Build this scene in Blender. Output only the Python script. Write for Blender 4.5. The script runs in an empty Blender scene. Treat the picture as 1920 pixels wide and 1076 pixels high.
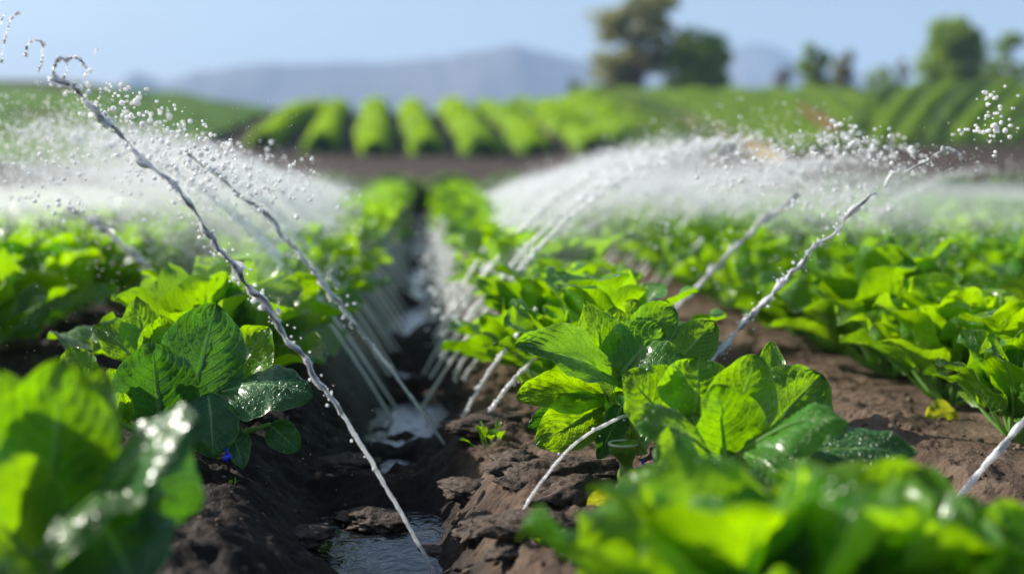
import bpy, bmesh, math, random
import numpy as np
from mathutils import Vector

random.seed(7)
R = math.radians
scene = bpy.context.scene
COL = scene.collection
rng = np.random.default_rng(11)

# ------------------------------------------------------------------ camera numbers
CAMZ = 0.5
F = 2400.0                      # focal length in photo pixels (1920 wide)
YAW = math.atan(160 / F)
PITCH = math.atan(228 / F)
cam_loc = np.array([0.0, 0.0, CAMZ])
fwd = np.array([math.sin(YAW) * math.cos(PITCH), math.cos(YAW) * math.cos(PITCH), -math.sin(PITCH)])
right = np.array([math.cos(YAW), -math.sin(YAW), 0.0])
up = np.cross(right, fwd)


def W(px, py, Y):
    """point on the plane y = Y seen at photo pixel (px, py)"""
    d = fwd + right * (px - 960) / F + up * (538 - py) / F
    return cam_loc + d * (Y / d[1])


# ------------------------------------------------------------------ noise
def _hash(ix, iy, iz, s):
    h = (ix * 374761393 + iy * 668265263 + iz * 2147483647 + s * 974634777) & 0xFFFFFFFF
    h = ((h ^ (h >> 13)) * 1274126177) & 0xFFFFFFFF
    return ((h ^ (h >> 16)) & 0xFFFF) / 65535.0


def vnoise(x, y, z=None, s=0):
    x = np.asarray(x, float); y = np.asarray(y, float)
    z = np.zeros_like(x) if z is None else np.asarray(z, float)
    xi = np.floor(x).astype(np.int64); yi = np.floor(y).astype(np.int64); zi = np.floor(z).astype(np.int64)
    fx = x - xi; fy = y - yi; fz = z - zi
    fx = fx * fx * (3 - 2 * fx); fy = fy * fy * (3 - 2 * fy); fz = fz * fz * (3 - 2 * fz)
    r = 0
    for dx in (0, 1):
        for dy in (0, 1):
            for dz in (0, 1):
                w = (fx if dx else 1 - fx) * (fy if dy else 1 - fy) * (fz if dz else 1 - fz)
                r = r + w * _hash(xi + dx, yi + dy, zi + dz, s)
    return r * 2 - 1


def fbm(x, y, z=None, o=4, s=0, ridged=False):
    a, r, t = 1.0, 0, 0
    x = np.asarray(x, float)
    for k in range(o):
        f = 2.03 ** k
        n = vnoise(x * f + 17.3 * k, y * f + 9.1 * k, None if z is None else z * f, s + k)
        if ridged:
            n = 1 - 2 * np.abs(n)
        r = r + a * n; t += a; a *= .5
    return r / t


def sstep(a, b, x):
    t = np.clip((x - a) / (b - a), 0, 1)
    return t * t * (3 - 2 * t)


# ------------------------------------------------------------------ mesh builder
class MB:
    def __init__(self):
        self.v = []; self.uv = []; self.q = []; self.t = []; self.n = 0

    def _add(self, v, uv):
        v = np.asarray(v, float).reshape(-1, 3)
        if uv is None:
            uv = np.zeros((len(v), 2))
        self.v.append(v); self.uv.append(np.asarray(uv, float).reshape(-1, 2))
        o = self.n; self.n += len(v)
        return o

    def grid(self, P, uv=None):
        nv, nu = P.shape[:2]
        o = self._add(P, uv)
        i = np.arange(nv * nu).reshape(nv, nu)
        q = np.stack([i[:-1, :-1], i[:-1, 1:], i[1:, 1:], i[1:, :-1]], -1).reshape(-1, 4) + o
        self.q.append(q)
        return self

    def tris(self, v, f, uv=None):
        o = self._add(v, uv)
        self.t.append(np.asarray(f).reshape(-1, 3) + o)
        return self

    def quads(self, v, f, uv=None):
        o = self._add(v, uv)
        self.q.append(np.asarray(f).reshape(-1, 4) + o)
        return self

    def tube(self, pts, rad, n=8, lump=0.0, seed=0, lf=60.0, caps=True):
        pts = np.asarray(pts, float); rad = np.broadcast_to(np.asarray(rad, float), (len(pts),))
        T = np.gradient(pts, axis=0); T /= np.linalg.norm(T, axis=1)[:, None] + 1e-12
        ref = np.array([0.31, 0.87, 0.38]); ref /= np.linalg.norm(ref)
        A = np.cross(T, ref); A /= np.linalg.norm(A, axis=1)[:, None] + 1e-12
        B = np.cross(T, A)
        a = np.linspace(0, 2 * math.pi, n + 1)
        s = np.concatenate([[0], np.cumsum(np.linalg.norm(np.diff(pts, axis=0), axis=1))])
        rr = np.repeat(rad[:, None], n + 1, 1)
        if lump > 0:
            ss = np.repeat(s[:, None], n + 1, 1)
            m = fbm(np.cos(a)[None] * 1.3 + seed * 7, np.sin(a)[None] * 1.3 + ss * lf * .55, ss * lf, 3, seed)
            rr = rr * (1 + lump * m)
        P = pts[:, None] + rr[..., None] * (np.cos(a)[None, :, None] * A[:, None] + np.sin(a)[None, :, None] * B[:, None])
        uv = np.stack(np.broadcast_arrays(a[None] / 6.2832, s[:, None]), -1)
        self.grid(P, uv)
        if caps:
            for e, k in ((0, 0), (len(pts) - 1, -1)):
                ring = P[k, :-1]
                self.tris(np.vstack([ring, pts[e][None]]), [[i, (i + 1) % n, n] for i in range(n)])
        return self

    def build(self, name, mat, parent=None, smooth=True, loc=None):
        me = bpy.data.meshes.new(name)
        v = np.vstack(self.v)
        if parent is not None:
            v = v - np.array(parent['_o'])
        elif loc is not None:
            v = v - np.asarray(loc)
        uv = np.vstack(self.uv)
        q = np.vstack(self.q) if self.q else np.zeros((0, 4), int)
        t = np.vstack(self.t) if self.t else np.zeros((0, 3), int)
        loops = np.concatenate([q.ravel(), t.ravel()]).astype(np.int32)
        nq, nt = len(q), len(t)
        st = np.concatenate([np.arange(nq) * 4, nq * 4 + np.arange(nt) * 3]).astype(np.int32)
        me.vertices.add(len(v)); me.vertices.foreach_set('co', v.astype(np.float32).ravel())
        me.loops.add(len(loops)); me.loops.foreach_set('vertex_index', loops)
        me.polygons.add(nq + nt); me.polygons.foreach_set('loop_start', st)
        me.polygons.foreach_set('use_smooth', np.full(nq + nt, smooth))
        ul = me.uv_layers.new(name='UVMap')
        ul.data.foreach_set('uv', uv[loops].astype(np.float32).ravel())
        me.update(calc_edges=True); me.validate()
        me.materials.append(mat)
        o = bpy.data.objects.new(name, me); COL.objects.link(o)
        if parent is not None:
            o.parent = parent
        elif loc is not None:
            o.location = loc
        return o


def tag(o, label, cat, group=None, kind=None):
    o['label'] = label
    if cat: o['category'] = cat
    if group: o['group'] = group
    if kind: o['kind'] = kind
    return o


def thing(name, label, cat, loc, group=None):
    o = bpy.data.objects.new(name, None); COL.objects.link(o)
    o.empty_display_size = .1
    o.location = loc; o['_o'] = [float(a) for a in loc]
    return tag(o, label, cat, group)


def dup(root, loc, rz, sc, label, group):
    r = root.copy(); COL.objects.link(r)
    r.location = loc; r.rotation_euler = (0, 0, rz); r.scale = (sc, sc, sc)
    r['label'] = label; r['group'] = group
    for ch in list(root.children):
        c = ch.copy(); COL.objects.link(c); c.parent = r
    return r


# icosphere templates
def ico(sub):
    t = (1 + 5 ** .5) / 2
    v = [(-1, t, 0), (1, t, 0), (-1, -t, 0), (1, -t, 0), (0, -1, t), (0, 1, t), (0, -1, -t), (0, 1, -t), (t, 0, -1), (t, 0, 1), (-t, 0, -1), (-t, 0, 1)]
    f = [(0, 11, 5), (0, 5, 1), (0, 1, 7), (0, 7, 10), (0, 10, 11), (1, 5, 9), (5, 11, 4), (11, 10, 2), (10, 7, 6), (7, 1, 8),
         (3, 9, 4), (3, 4, 2), (3, 2, 6), (3, 6, 8), (3, 8, 9), (4, 9, 5), (2, 4, 11), (6, 2, 10), (8, 6, 7), (9, 8, 1)]
    v = [np.array(a) / np.linalg.norm(a) for a in v]
    for _ in range(sub):
        c = {}; nf = []
        def mid(a, b):
            k = (min(a, b), max(a, b))
            if k not in c:
                m = v[a] + v[b]; v.append(m / np.linalg.norm(m)); c[k] = len(v) - 1
            return c[k]
        for a, b, d in f:
            x, y, z = mid(a, b), mid(b, d), mid(d, a)
            nf += [(a, x, z), (b, y, x), (d, z, y), (x, y, z)]
        f = nf
    return np.array(v), np.array(f)


ICO = [ico(k) for k in range(4)]
OCT = (np.array([(1, 0, 0), (-1, 0, 0), (0, 1, 0), (0, -1, 0), (0, 0, 1), (0, 0, -1)], float),
       np.array([(0, 2, 4), (2, 1, 4), (1, 3, 4), (3, 0, 4), (2, 0, 5), (1, 2, 5), (3, 1, 5), (0, 3, 5)]))


def blobs(mb, C, r, tmpl, squash=0.25, seed=0):
    """many drops: centres C, radii r, each a slightly pulled sphere"""
    C = np.asarray(C, float); n = len(C)
    g = np.random.default_rng(seed)
    r = np.broadcast_to(r, (n,))
    sc = 1 + g.uniform(-squash, squash, (n, 3))
    V, Fc = tmpl
    P = C[:, None] + V[None] * (r[:, None] * sc)[:, None]
    f = Fc[None] + (np.arange(n) * len(V))[:, None, None]
    mb.tris(P.reshape(-1, 3), f.reshape(-1, 3))


# ------------------------------------------------------------------ materials
def newmat(name):
    m = bpy.data.materials.new(name); m.use_nodes = True
    nt = m.node_tree; nt.nodes.clear()
    out = nt.nodes.new('ShaderNodeOutputMaterial')
    def N(t, **k):
        n = nt.nodes.new(t)
        for a, b in k.items():
            if a.startswith('_'):
                setattr(n, a[1:], b)
            else:
                key = a.replace('__', ' ')
                s = n.inputs[int(a[1:])] if a[0] == 'i' and a[1:].isdigit() else n.inputs[key]
                if isinstance(b, bpy.types.NodeSocket):
                    nt.links.new(b, s)
                else:
                    s.default_value = b
        return n
    return m, nt, N, out


def ramp(N, fac, stops):
    r = N('ShaderNodeValToRGB', Fac=fac)
    e = r.color_ramp.elements
    while len(e) > 1: e.remove(e[-1])
    e[0].position, e[0].color = stops[0][0], (*stops[0][1], 1)
    for p, c in stops[1:]:
        k = e.new(p); k.color = (*c, 1)
    return r.outputs[0]


def mth(N, op, a, b=0.0, c=0.0, clamp=False):
    n = N('ShaderNodeMath', _operation=op, _use_clamp=clamp, i0=a, i1=b, i2=c)
    return n.outputs[0]


def leaf_mat(name, base, deep, trans, vein, tmix=.5, rough=.26, bump=.75, wet=.5, rim=None):
    m, nt, N, out = newmat(name)
    uv = N('ShaderNodeUVMap').outputs[0]
    sp = N('ShaderNodeSeparateXYZ', Vector=uv)
    u = mth(N, 'MULTIPLY_ADD', sp.outputs[0], 2.0, -1.0)
    au = mth(N, 'ABSOLUTE', u)
    v = sp.outputs[1]
    geo = N('ShaderNodeTexCoord')
    nz = N('ShaderNodeTexNoise', Vector=geo.outputs['Object'], Scale=22.0, Detail=3.0)
    nf = N('ShaderNodeTexNoise', Vector=geo.outputs['Object'], Scale=160.0, Detail=2.0)
    # lateral veins
    ph = mth(N, 'MULTIPLY_ADD', mth(N, 'POWER', au, 1.25), -.42, v)
    ph = mth(N, 'MULTIPLY', ph, 8.5)
    fr = mth(N, 'PINGPONG', ph, .5)
    lat = mth(N, 'SUBTRACT', 1.0, mth(N, 'MULTIPLY', fr, 11.0, clamp=True), clamp=True)
    lat = mth(N, 'MULTIPLY', lat, .95)
    # fine net
    vo = N('ShaderNodeTexVoronoi', _feature='DISTANCE_TO_EDGE', Vector=geo.outputs['Object'], Scale=130.0)
    net = mth(N, 'SUBTRACT', 1.0, mth(N, 'MULTIPLY', vo.outputs['Distance'], 14.0, clamp=True), clamp=True)
    mw = mth(N, 'MULTIPLY_ADD', v, -.07, .095)
    mid = mth(N, 'SUBTRACT', 1.0, mth(N, 'DIVIDE', au, mw), clamp=True)
    mid = mth(N, 'MULTIPLY', mid, 1.6, clamp=True)
    vm = mth(N, 'MAXIMUM', mid, lat)
    vm = mth(N, 'MAXIMUM', vm, mth(N, 'MULTIPLY', net, .22))
    col = N('ShaderNodeMix', _data_type='RGBA', i0=nz.outputs[0], i6=(*base, 1), i7=(*deep, 1)).outputs[2]
    oi = N('ShaderNodeObjectInfo')
    hs = N('ShaderNodeHueSaturation', Color=col, Value=mth(N, 'MULTIPLY_ADD', oi.outputs['Random'], .5, .78),
           Hue=mth(N, 'MULTIPLY_ADD', oi.outputs['Random'], .02, .49)).outputs[0]
    colv = N('ShaderNodeMix', _data_type='RGBA', i0=vm, i6=hs, i7=(*vein, 1)).outputs[2]
    # pale rim of the blade
    rimf = mth(N, 'MULTIPLY', mth(N, 'SUBTRACT', au, .955), 30.0, clamp=True)
    colv = N('ShaderNodeMix', _data_type='RGBA', i0=rimf, i6=colv, i7=(*(rim or vein), 1)).outputs[2]
    tcol = N('ShaderNodeMix', _data_type='RGBA', i0=mth(N, 'MULTIPLY', vm, .55), i6=(*trans, 1), i7=(trans[0] * .55, trans[1] * .62, trans[2] * .5, 1)).outputs[2]
    tcol = N('ShaderNodeHueSaturation', Color=tcol, Value=mth(N, 'MULTIPLY_ADD', nz.outputs[0], .5, .72)).outputs[0]
    h = mth(N, 'ADD', mth(N, 'MULTIPLY', nf.outputs[0], .35), mth(N, 'MULTIPLY', vm, -.9))
    h = mth(N, 'ADD', h, mth(N, 'MULTIPLY', net, -.25))
    bp = N('ShaderNodeBump', Strength=bump, Distance=.0025, Height=h).outputs[0]
    ro = mth(N, 'MULTIPLY_ADD', nz.outputs[0], .25, rough - .1)
    pr = N('ShaderNodeBsdfPrincipled', Base__Color=colv, Roughness=ro, Normal=bp)
    pr.inputs['Specular IOR Level'].default_value = wet
    pr.inputs['Coat Weight'].default_value = .25; pr.inputs['Coat Roughness'].default_value = .2
    tr = N('ShaderNodeBsdfTranslucent', Color=tcol, Normal=bp)
    mx = N('ShaderNodeMixShader', i0=tmix, i1=pr.outputs[0], i2=tr.outputs[0])
    nt.links.new(mx.outputs[0], out.inputs[0])
    return m


def simple(name, col, rough=.6, spec=.5, nscale=0, col2=None, bump=0, dist=.01, detail=4, trans=None, tmix=.4):
    m, nt, N, out = newmat(name)
    tc = N('ShaderNodeTexCoord')
    c = (*col, 1)
    nrm = None
    kw = {}
    if nscale:
        nz = N('ShaderNodeTexNoise', Vector=tc.outputs['Object'], Scale=nscale, Detail=float(detail))
        c = ramp(N, nz.outputs[0], [(.3, col), (.7, col2 or col)])
        if bump:
            kw['Normal'] = N('ShaderNodeBump', Strength=bump, Distance=dist, Height=nz.outputs[0]).outputs[0]
    pr = N('ShaderNodeBsdfPrincipled', Base__Color=c, Roughness=rough, **kw)
    pr.inputs['Specular IOR Level'].default_value = spec
    s = pr.outputs[0]
    if trans:
        tr = N('ShaderNodeBsdfTranslucent', Color=(*trans, 1))
        s = N('ShaderNodeMixShader', i0=tmix, i1=s, i2=tr.outputs[0]).outputs[0]
    nt.links.new(s, out.inputs[0])
    return m


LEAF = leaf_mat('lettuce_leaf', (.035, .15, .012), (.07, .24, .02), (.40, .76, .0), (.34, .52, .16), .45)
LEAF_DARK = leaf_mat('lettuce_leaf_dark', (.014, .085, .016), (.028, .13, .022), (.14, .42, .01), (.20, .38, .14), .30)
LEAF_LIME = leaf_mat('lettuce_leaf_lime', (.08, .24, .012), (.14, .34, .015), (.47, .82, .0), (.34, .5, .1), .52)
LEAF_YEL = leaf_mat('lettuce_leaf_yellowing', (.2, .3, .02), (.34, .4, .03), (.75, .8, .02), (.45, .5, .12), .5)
LEAF_MID = leaf_mat('lettuce_leaf_mid', (.018, .10, .012), (.04, .17, .016), (.34, .72, .0), (.30, .50, .16), .43)  # darker leaf copy; shade between hero leaves painted into its colour
STALK = simple('leaf_stalk', (.16, .36, .06), .35, .5, 40, (.3, .5, .16), .2, .002, trans=(.5, .8, .1), tmix=.3)
MOUND_LEAF = simple('crop_leaf', (.12, .27, .006), .5, .4, 3, (.18, .36, .008), trans=(.58, .86, .0), tmix=.5)
MOUND_CORE = simple('crop_core', (.02, .06, .008), .9, .1)
ROW_GREEN = simple('hill_row_leaf', (.13, .24, .02), .6, .3, 2, (.2, .33, .035), trans=(.4, .6, .03), tmix=.35)


def soil_mat():
    m, nt, N, out = newmat('soil')
    tc = N('ShaderNodeTexCoord')
    P = tc.outputs['Object']
    sp = N('ShaderNodeSeparateXYZ', Vector=P)
    n1 = N('ShaderNodeTexNoise', Vector=P, Scale=9.0, Detail=6.0)
    n2 = N('ShaderNodeTexNoise', Vector=P, Scale=75.0, Detail=5.0, Roughness=.65)
    vo = N('ShaderNodeTexVoronoi', Vector=P, Scale=55.0)
    dry = ramp(N, n1.outputs[0], [(.3, (.075, .050, .036)), (.55, (.14, .097, .070)), (.75, (.215, .155, .115))])
    wet_shade_c = ramp(N, n1.outputs[0], [(.3, (.007, .0055, .005)), (.7, (.021, .014, .010))])
    # wetness by height in the furrow
    hz = mth(N, 'MULTIPLY_ADD', n1.outputs[0], .05, -.025)
    hh = mth(N, 'ADD', sp.outputs[2], hz)
    mr = N('ShaderNodeMapRange', Value=hh); mr.interpolation_type = 'SMOOTHSTEP'
    for k, v in zip(('From Min', 'From Max', 'To Min', 'To Max'), (-.105, -.045, 1, 0)):
        mr.inputs[k].default_value = v
    wet = mr.outputs[0]
    # left bank darkened for soaked soil and its painted-in shade; far ploughed soil is darker
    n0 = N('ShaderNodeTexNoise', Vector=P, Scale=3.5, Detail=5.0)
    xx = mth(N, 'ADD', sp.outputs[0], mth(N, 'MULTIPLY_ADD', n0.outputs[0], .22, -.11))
    bank_wet_shade = mth(N, 'MULTIPLY', mth(N, 'SUBTRACT', .12, xx), 14.0, clamp=True)
    wet = mth(N, 'MAXIMUM', wet, mth(N, 'MULTIPLY', bank_wet_shade, .92))
    fr = mth(N, 'MULTIPLY', mth(N, 'SUBTRACT', sp.outputs[1], 22.0), .1, clamp=True)
    wet = mth(N, 'MAXIMUM', mth(N, 'MULTIPLY', wet, mth(N, 'SUBTRACT', 1.0, fr)), mth(N, 'MULTIPLY', fr, .55))
    c = N('ShaderNodeMix', _data_type='RGBA', i0=wet, i6=dry, i7=wet_shade_c).outputs[2]
    # fine light grains
    c = N('ShaderNodeHueSaturation', Color=c, Value=mth(N, 'MULTIPLY_ADD', n2.outputs[0], 1.1, .45)).outputs[0]
    h = mth(N, 'ADD', n2.outputs[0], mth(N, 'MULTIPLY', vo.outputs['Distance'], .45))
    bp = N('ShaderNodeBump', Strength=.8, Distance=.012, Height=h).outputs[0]
    ro = mth(N, 'MULTIPLY_ADD', mth(N, 'MULTIPLY', wet, mth(N, 'SUBTRACT', 1.0, fr)), -.25, .92)
    pr = N('ShaderNodeBsdfPrincipled', Base__Color=c, Roughness=ro, Normal=bp)
    pr.inputs['Specular IOR Level'].default_value = .16
    nt.links.new(pr.outputs[0], out.inputs[0])
    return m


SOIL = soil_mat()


def water_surface():
    m, nt, N, out = newmat('furrow_water')
    tc = N('ShaderNodeTexCoord')
    n = N('ShaderNodeTexNoise', Vector=tc.outputs['Object'], Scale=28.0, Detail=3.0)
    n.inputs['Distortion'].default_value = .6
    bp = N('ShaderNodeBump', Strength=.35, Distance=.01, Height=n.outputs[0]).outputs[0]
    pr = N('ShaderNodeBsdfPrincipled', Base__Color=(.018, .018, .018, 1), Roughness=.1, Normal=bp)
    pr.inputs['Specular IOR Level'].default_value = .5
    pr.inputs['IOR'].default_value = 1.25
    nt.links.new(pr.outputs[0], out.inputs[0])
    return m


WATER = water_surface()


def jet_mat(name, tint=(1, 1, 1), w0=.75, w1=1.25):
    """clear water at the nozzle, white with air bubbles farther along"""
    m, nt, N, out = newmat(name)
    tc = N('ShaderNodeTexCoord')
    uv = N('ShaderNodeSeparateXYZ', Vector=N('ShaderNodeUVMap').outputs[0])
    n = N('ShaderNodeTexNoise', Vector=tc.outputs['Object'], Scale=220.0, Detail=2.0)
    bp = N('ShaderNodeBump', Strength=.7, Distance=.004, Height=n.outputs[0]).outputs[0]
    gl = N('ShaderNodeBsdfGlass', Color=(*tint, 1), Roughness=.03, IOR=1.33, Normal=bp)
    sss = N('ShaderNodeBsdfPrincipled', Base__Color=(.97 * tint[0], .985 * tint[1], 1.0 * tint[2], 1), Roughness=.08, Normal=bp)
    sss.inputs['Subsurface Weight'].default_value = 1.0
    sss.inputs['Subsurface Radius'].default_value = (1, 1, 1)
    sss.inputs['Subsurface Scale'].default_value = .02
    sss.inputs['Specular IOR Level'].default_value = .9
    along = mth(N, 'MULTIPLY', uv.outputs[1], 2.4, clamp=True)
    wv = mth(N, 'MULTIPLY_ADD', along, w1 - w0, w0)
    f = mth(N, 'ADD', wv, mth(N, 'MULTIPLY_ADD', n.outputs[0], 1.1, -.5), clamp=True)
    b = N('ShaderNodeMixShader', i0=f, i1=gl.outputs[0], i2=sss.outputs[0])
    nt.links.new(b.outputs[0], out.inputs[0])
    return m


JETM = jet_mat('jet_water')
DROPM = jet_mat('drop_water', w0=1.1, w1=1.2)
_m, _nt, _N, _out = newmat('spray_water')
_d = _N('ShaderNodeBsdfPrincipled', Base__Color=(.96, .98, 1, 1), Roughness=.15)
_d.inputs['Subsurface Weight'].default_value = 1.0
_d.inputs['Subsurface Radius'].default_value = (1, 1, 1)
_d.inputs['Subsurface Scale'].default_value = .01
_nt.links.new(_d.outputs[0], _out.inputs[0])
SPRAY = _m

# ------------------------------------------------------------------ terrain
ROW = 0.76
R0 = 0.33


def far_h(X, Y):
    """broad hills behind the field"""
    X = np.asarray(X, float); Y = np.asarray(Y, float)
    a = X / np.maximum(Y, 5)
    top = 3.7 + 1.9 * sstep(-.08, -.3, a) + 1.5 * sstep(.08, .16, a) + .5 * sstep(.3, .5, a)
    start = 42 - 10 * sstep(.12, .3, a) - 10 * sstep(-.1, -.25, a)
    s = sstep(0, 1, (Y - start) / (82 - start))
    h = top * s
    h = h - 6 * sstep(90, 200, Y)
    return h + .12 * vnoise(X * .05, Y * .05, None, 5) * sstep(25, 60, Y)


def ground_h(X, Y):
    X = np.asarray(X, float); Y = np.asarray(Y, float)
    X0_ = X
    X = X + .05 * vnoise(Y * .9, Y * 0, None, 8) * (1 - sstep(10, 16, Y))
    t = np.abs(((X - R0) / ROW + .5) % 1.0 - .5) * 2      # 0 at row, 1 at furrow
    wob = .12 * vnoise(X * 2, Y * 3.2, None, 3)
    z = -.135 * sstep(.36, .95, t + wob)
    near = 1 - sstep(4, 9, Y)
    soft = 1 - .55 * sstep(.9, 1.2, X) * (1 - 0)          # smoother dry bank on the right
    rough = (fbm(X * 6.5, Y * 5, None, 3, 21) * .020 + fbm(X * 17 + 2 * Y, Y * 12, None, 4, 31, True) * .017 + fbm(X * 50, Y * 38, None, 3, 41, True) * .0065)
    z = z + rough * (.25 + .75 * near) * soft * sstep(-.02, .25, t)
    z = z + .05 * sstep(.6, .95, t) * np.clip(fbm(X * 3.5, Y * 5.5, None, 3, 77) + .12, 0, 1) * 2 * (1 - sstep(12, 18, Y))
    z = z * (1 - sstep(22, 27, Y))
    cen = np.exp(-((X0_ + .05) / .16) ** 2)
    z = z + cen * (-.034 * np.exp(-((Y - 2.52) / .12) ** 2) + .022 * np.exp(-((Y - 2.30) / .05) ** 2) - .016 * np.exp(-((Y - 1.98) / .17) ** 2) - .008 * np.exp(-((Y - 3.4) / .3) ** 2))
    return z + far_h(X0_, Y)


def spaced(segs):
    out = []
    for a, b, n in segs:
        out.append(np.linspace(a, b, n, endpoint=False))
    return np.concatenate(out + [[segs[-1][1]]])


def geo(a, b, n):
    return a * (b / a) ** (np.arange(n) / n)


ys = np.concatenate([np.linspace(-3, .8, 30, endpoint=False), np.linspace(.8, 4.2, 430, endpoint=False), geo(4.2, 30, 170), geo(30, 400, 70), [400.]])
xs = np.concatenate([-geo(1.4, 260, 110)[::-1], np.linspace(-1.4, 2.0, 440)[1:], geo(2.01, 260, 130)])
XX, YY = np.meshgrid(xs, ys)
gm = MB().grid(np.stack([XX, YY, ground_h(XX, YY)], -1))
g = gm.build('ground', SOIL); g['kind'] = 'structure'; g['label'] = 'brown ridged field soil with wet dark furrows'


def gz(x, y): return float(ground_h(np.array([x]), np.array([y]))[0])


def hit(px, py, y0=8.0, y1=120.0, off=0.0, n=1500):
    """where the view ray through a pixel first meets the far slope"""
    Y = np.linspace(y0, y1, n)
    d = fwd + right * (px - 960) / F + up * (538 - py) / F
    P = cam_loc + d[None] * (Y / d[1])[:, None]
    dz = P[:, 2] - (far_h(P[:, 0], P[:, 1]) + off)
    k = np.argmax(dz < 0)
    if not (dz < 0).any():
        k = np.argmin(dz)
    return P[k]


# water in the furrows
for k in (-1, 0, 1, 2):
    xc = R0 - ROW / 2 + ROW * k
    X_, Y_ = np.meshgrid(np.linspace(xc - .19, xc + .19, 20), np.linspace(.9, 16, 300))
    w = MB().grid(np.stack([X_, Y_, np.full_like(X_, -.108)], -1)).build('furrow_water', WATER)
    w['kind'] = 'structure'
    w['label'] = 'dark irrigation water lying in the muddy furrow'


# ------------------------------------------------------------------ leaves
def leaf(mb, sm, base, tip, width, nrm, bend=.15, cup=.25, ruffle=.12, seed=0, nu=11, nv=17, tipb=.62, fold=0.0, stalk=None, srad=.0035, pointed=0.0):
    g_ = np.random.default_rng(seed)
    base = np.asarray(base, float); tip = np.asarray(tip, float)
    L = np.linalg.norm(tip - base)
    nrm = np.asarray(nrm, float); nrm = nrm / (np.linalg.norm(nrm) + 1e-9)
    ctrl = base * (1 - tipb) + tip * tipb + nrm * bend * L
    v = np.linspace(0, 1, nv)
    sp = ((1 - v) ** 2)[:, None] * base + (2 * v * (1 - v))[:, None] * ctrl + (v ** 2)[:, None] * tip
    T = np.gradient(sp, axis=0); T /= np.linalg.norm(T, axis=1)[:, None]
    S = np.cross(T, nrm[None]); S /= np.linalg.norm(S, axis=1)[:, None] + 1e-9
    Nn = np.cross(S, T)
    a = v ** .78
    w = np.sin(np.pi * np.clip(a, 0, 1)) ** (.62 + pointed) * (1 - .10 * v) * width / 2
    w = np.maximum(w, .0012)
    u = np.linspace(-1, 1, nu)
    U, V = np.meshgrid(u, v)
    ww = w[:, None]
    ph = g_.uniform(0, 6.28)
    lat = np.cos((V - .42 * np.abs(U) ** 1.25) * 8.5 * 2 * np.pi)
    z = cup * U ** 2 * ww + fold * np.abs(U) * ww
    z = z + ruffle * width * .35 * np.abs(U) ** 2.2 * np.sin(V * g_.uniform(8, 13) + ph + U * 2.2) * np.minimum(1, ww / (width * .3))
    z = z - .017 * width * lat * np.abs(U) ** .5 * (1 - np.abs(U) ** 4) * 2
    z = z + .05 * width * vnoise(U * 2 + seed, V * 3.3, None, seed % 97)
    lat_s = U * ww * (1 - .10 * np.abs(cup) * U ** 2)
    if nu > 14:
        z = z + .024 * width * fbm(U * 4.5 + seed, V * 8, None, 3, seed % 89, True) * (1 - .5 * np.abs(U))
        z = z + .016 * width * np.abs(U) ** 4 * np.sin(V * 30 + ph * 3)
    wobble = 1 + .04 * np.sin(V * 12 + ph) + .015 * np.sin(V * 27 + 2 * ph)
    P = sp[:, None] + S[:, None] * (lat_s * wobble)[..., None] + Nn[:, None] * z[..., None]
    mb.grid(P, np.stack([(U + 1) / 2, V], -1))
    if sm is not None:
        pts = []
        if stalk is not None:
            s0 = np.asarray(stalk, float)
            m = s0 * .5 + base * .5 - nrm * .05 * L
            for t in np.linspace(0, 1, 6)[:-1]:
                pts.append((1 - t) ** 2 * s0 + 2 * t * (1 - t) * m + t * t * base)
        k = max(3, int(nv * .72))
        mp = sp[:k] - Nn[:k] * srad * .25
        pts = np.array(pts + list(mp))
        rad = np.concatenate([np.full(len(pts) - k, srad * 1.25), np.linspace(srad, srad * .25, k)])
        sm.tube(pts, rad, 6)


def rosette(mb, sm, c, seed, n=15, rad=.15, h=.24, res=(9, 13), lw=.105, extra=None, mbs=None):
    g_ = np.random.default_rng(seed)
    c = np.asarray(c, float)
    th = g_.uniform(0, 6.28)
    for k in range(n):
        r = (k + .5) / n
        th += 2.39996 + g_.uniform(-.3, .3)
        el = R((80 - 50 * r if r < .68 else 82 - 66 * r) + g_.uniform(-9, 9))
        d = np.array([math.cos(th), math.sin(th), 0])
        z = np.array([0, 0, 1.0])
        dirv = d * math.cos(el) + z * math.sin(el)
        pet = .03 + .045 * r + g_.uniform(0, .015)
        L = (.12 + .05 * g_.uniform(0, 1)) * (h / .24) * (1 - .12 * abs(r - .5))
        s0 = c + d * .012 + z * .005
        el2 = min(R(82), el + R(16))
        base = s0 + (d * math.cos(el2) + z * math.sin(el2)) * pet * (h / .24)
        tip = base + dirv * L
        tip[2] = max(tip[2], c[2] + .02)
        side = np.array([-d[1], d[0], 0]) * g_.uniform(-.45, .45)
        nrm = -d * math.sin(el) + z * math.cos(el) + side
        tgt = mb if mbs is None else mbs[k % len(mbs)]
        leaf(tgt, sm, base, tip, lw * g_.uniform(.8, 1.2) * (h / .24), nrm, g_.uniform(.08, .3), g_.uniform(-.1, .45), g_.uniform(.15, .4),
             seed * 100 + k, res[0], res[1], g_.uniform(.5, .75), g_.uniform(-.05, .25), s0, .0034)


PLANT_NAME = 'lettuce_plant'

# ---- generic plants (prototypes, then copies)
NEARV, FARV = [], []


def proto(seed, res, mat, stalks=True):
    t = thing(PLANT_NAME, 'x', 'lettuce', (0, 0, 0))
    a, s = MB(), MB()
    rosette(a, s if stalks else None, (0, 0, 0), seed, 19, .15, .28, res, .122)
    a.build('foliage', mat, t)
    if stalks: s.build('leaf_stalks', STALK, t)
    return t


protos = [proto(s, (9, 14), m) for s, m in ((501, LEAF), (502, LEAF), (503, LEAF_LIME), (504, LEAF), (505, LEAF_LIME))]
used_proto = set()
cnt = {}


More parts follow.
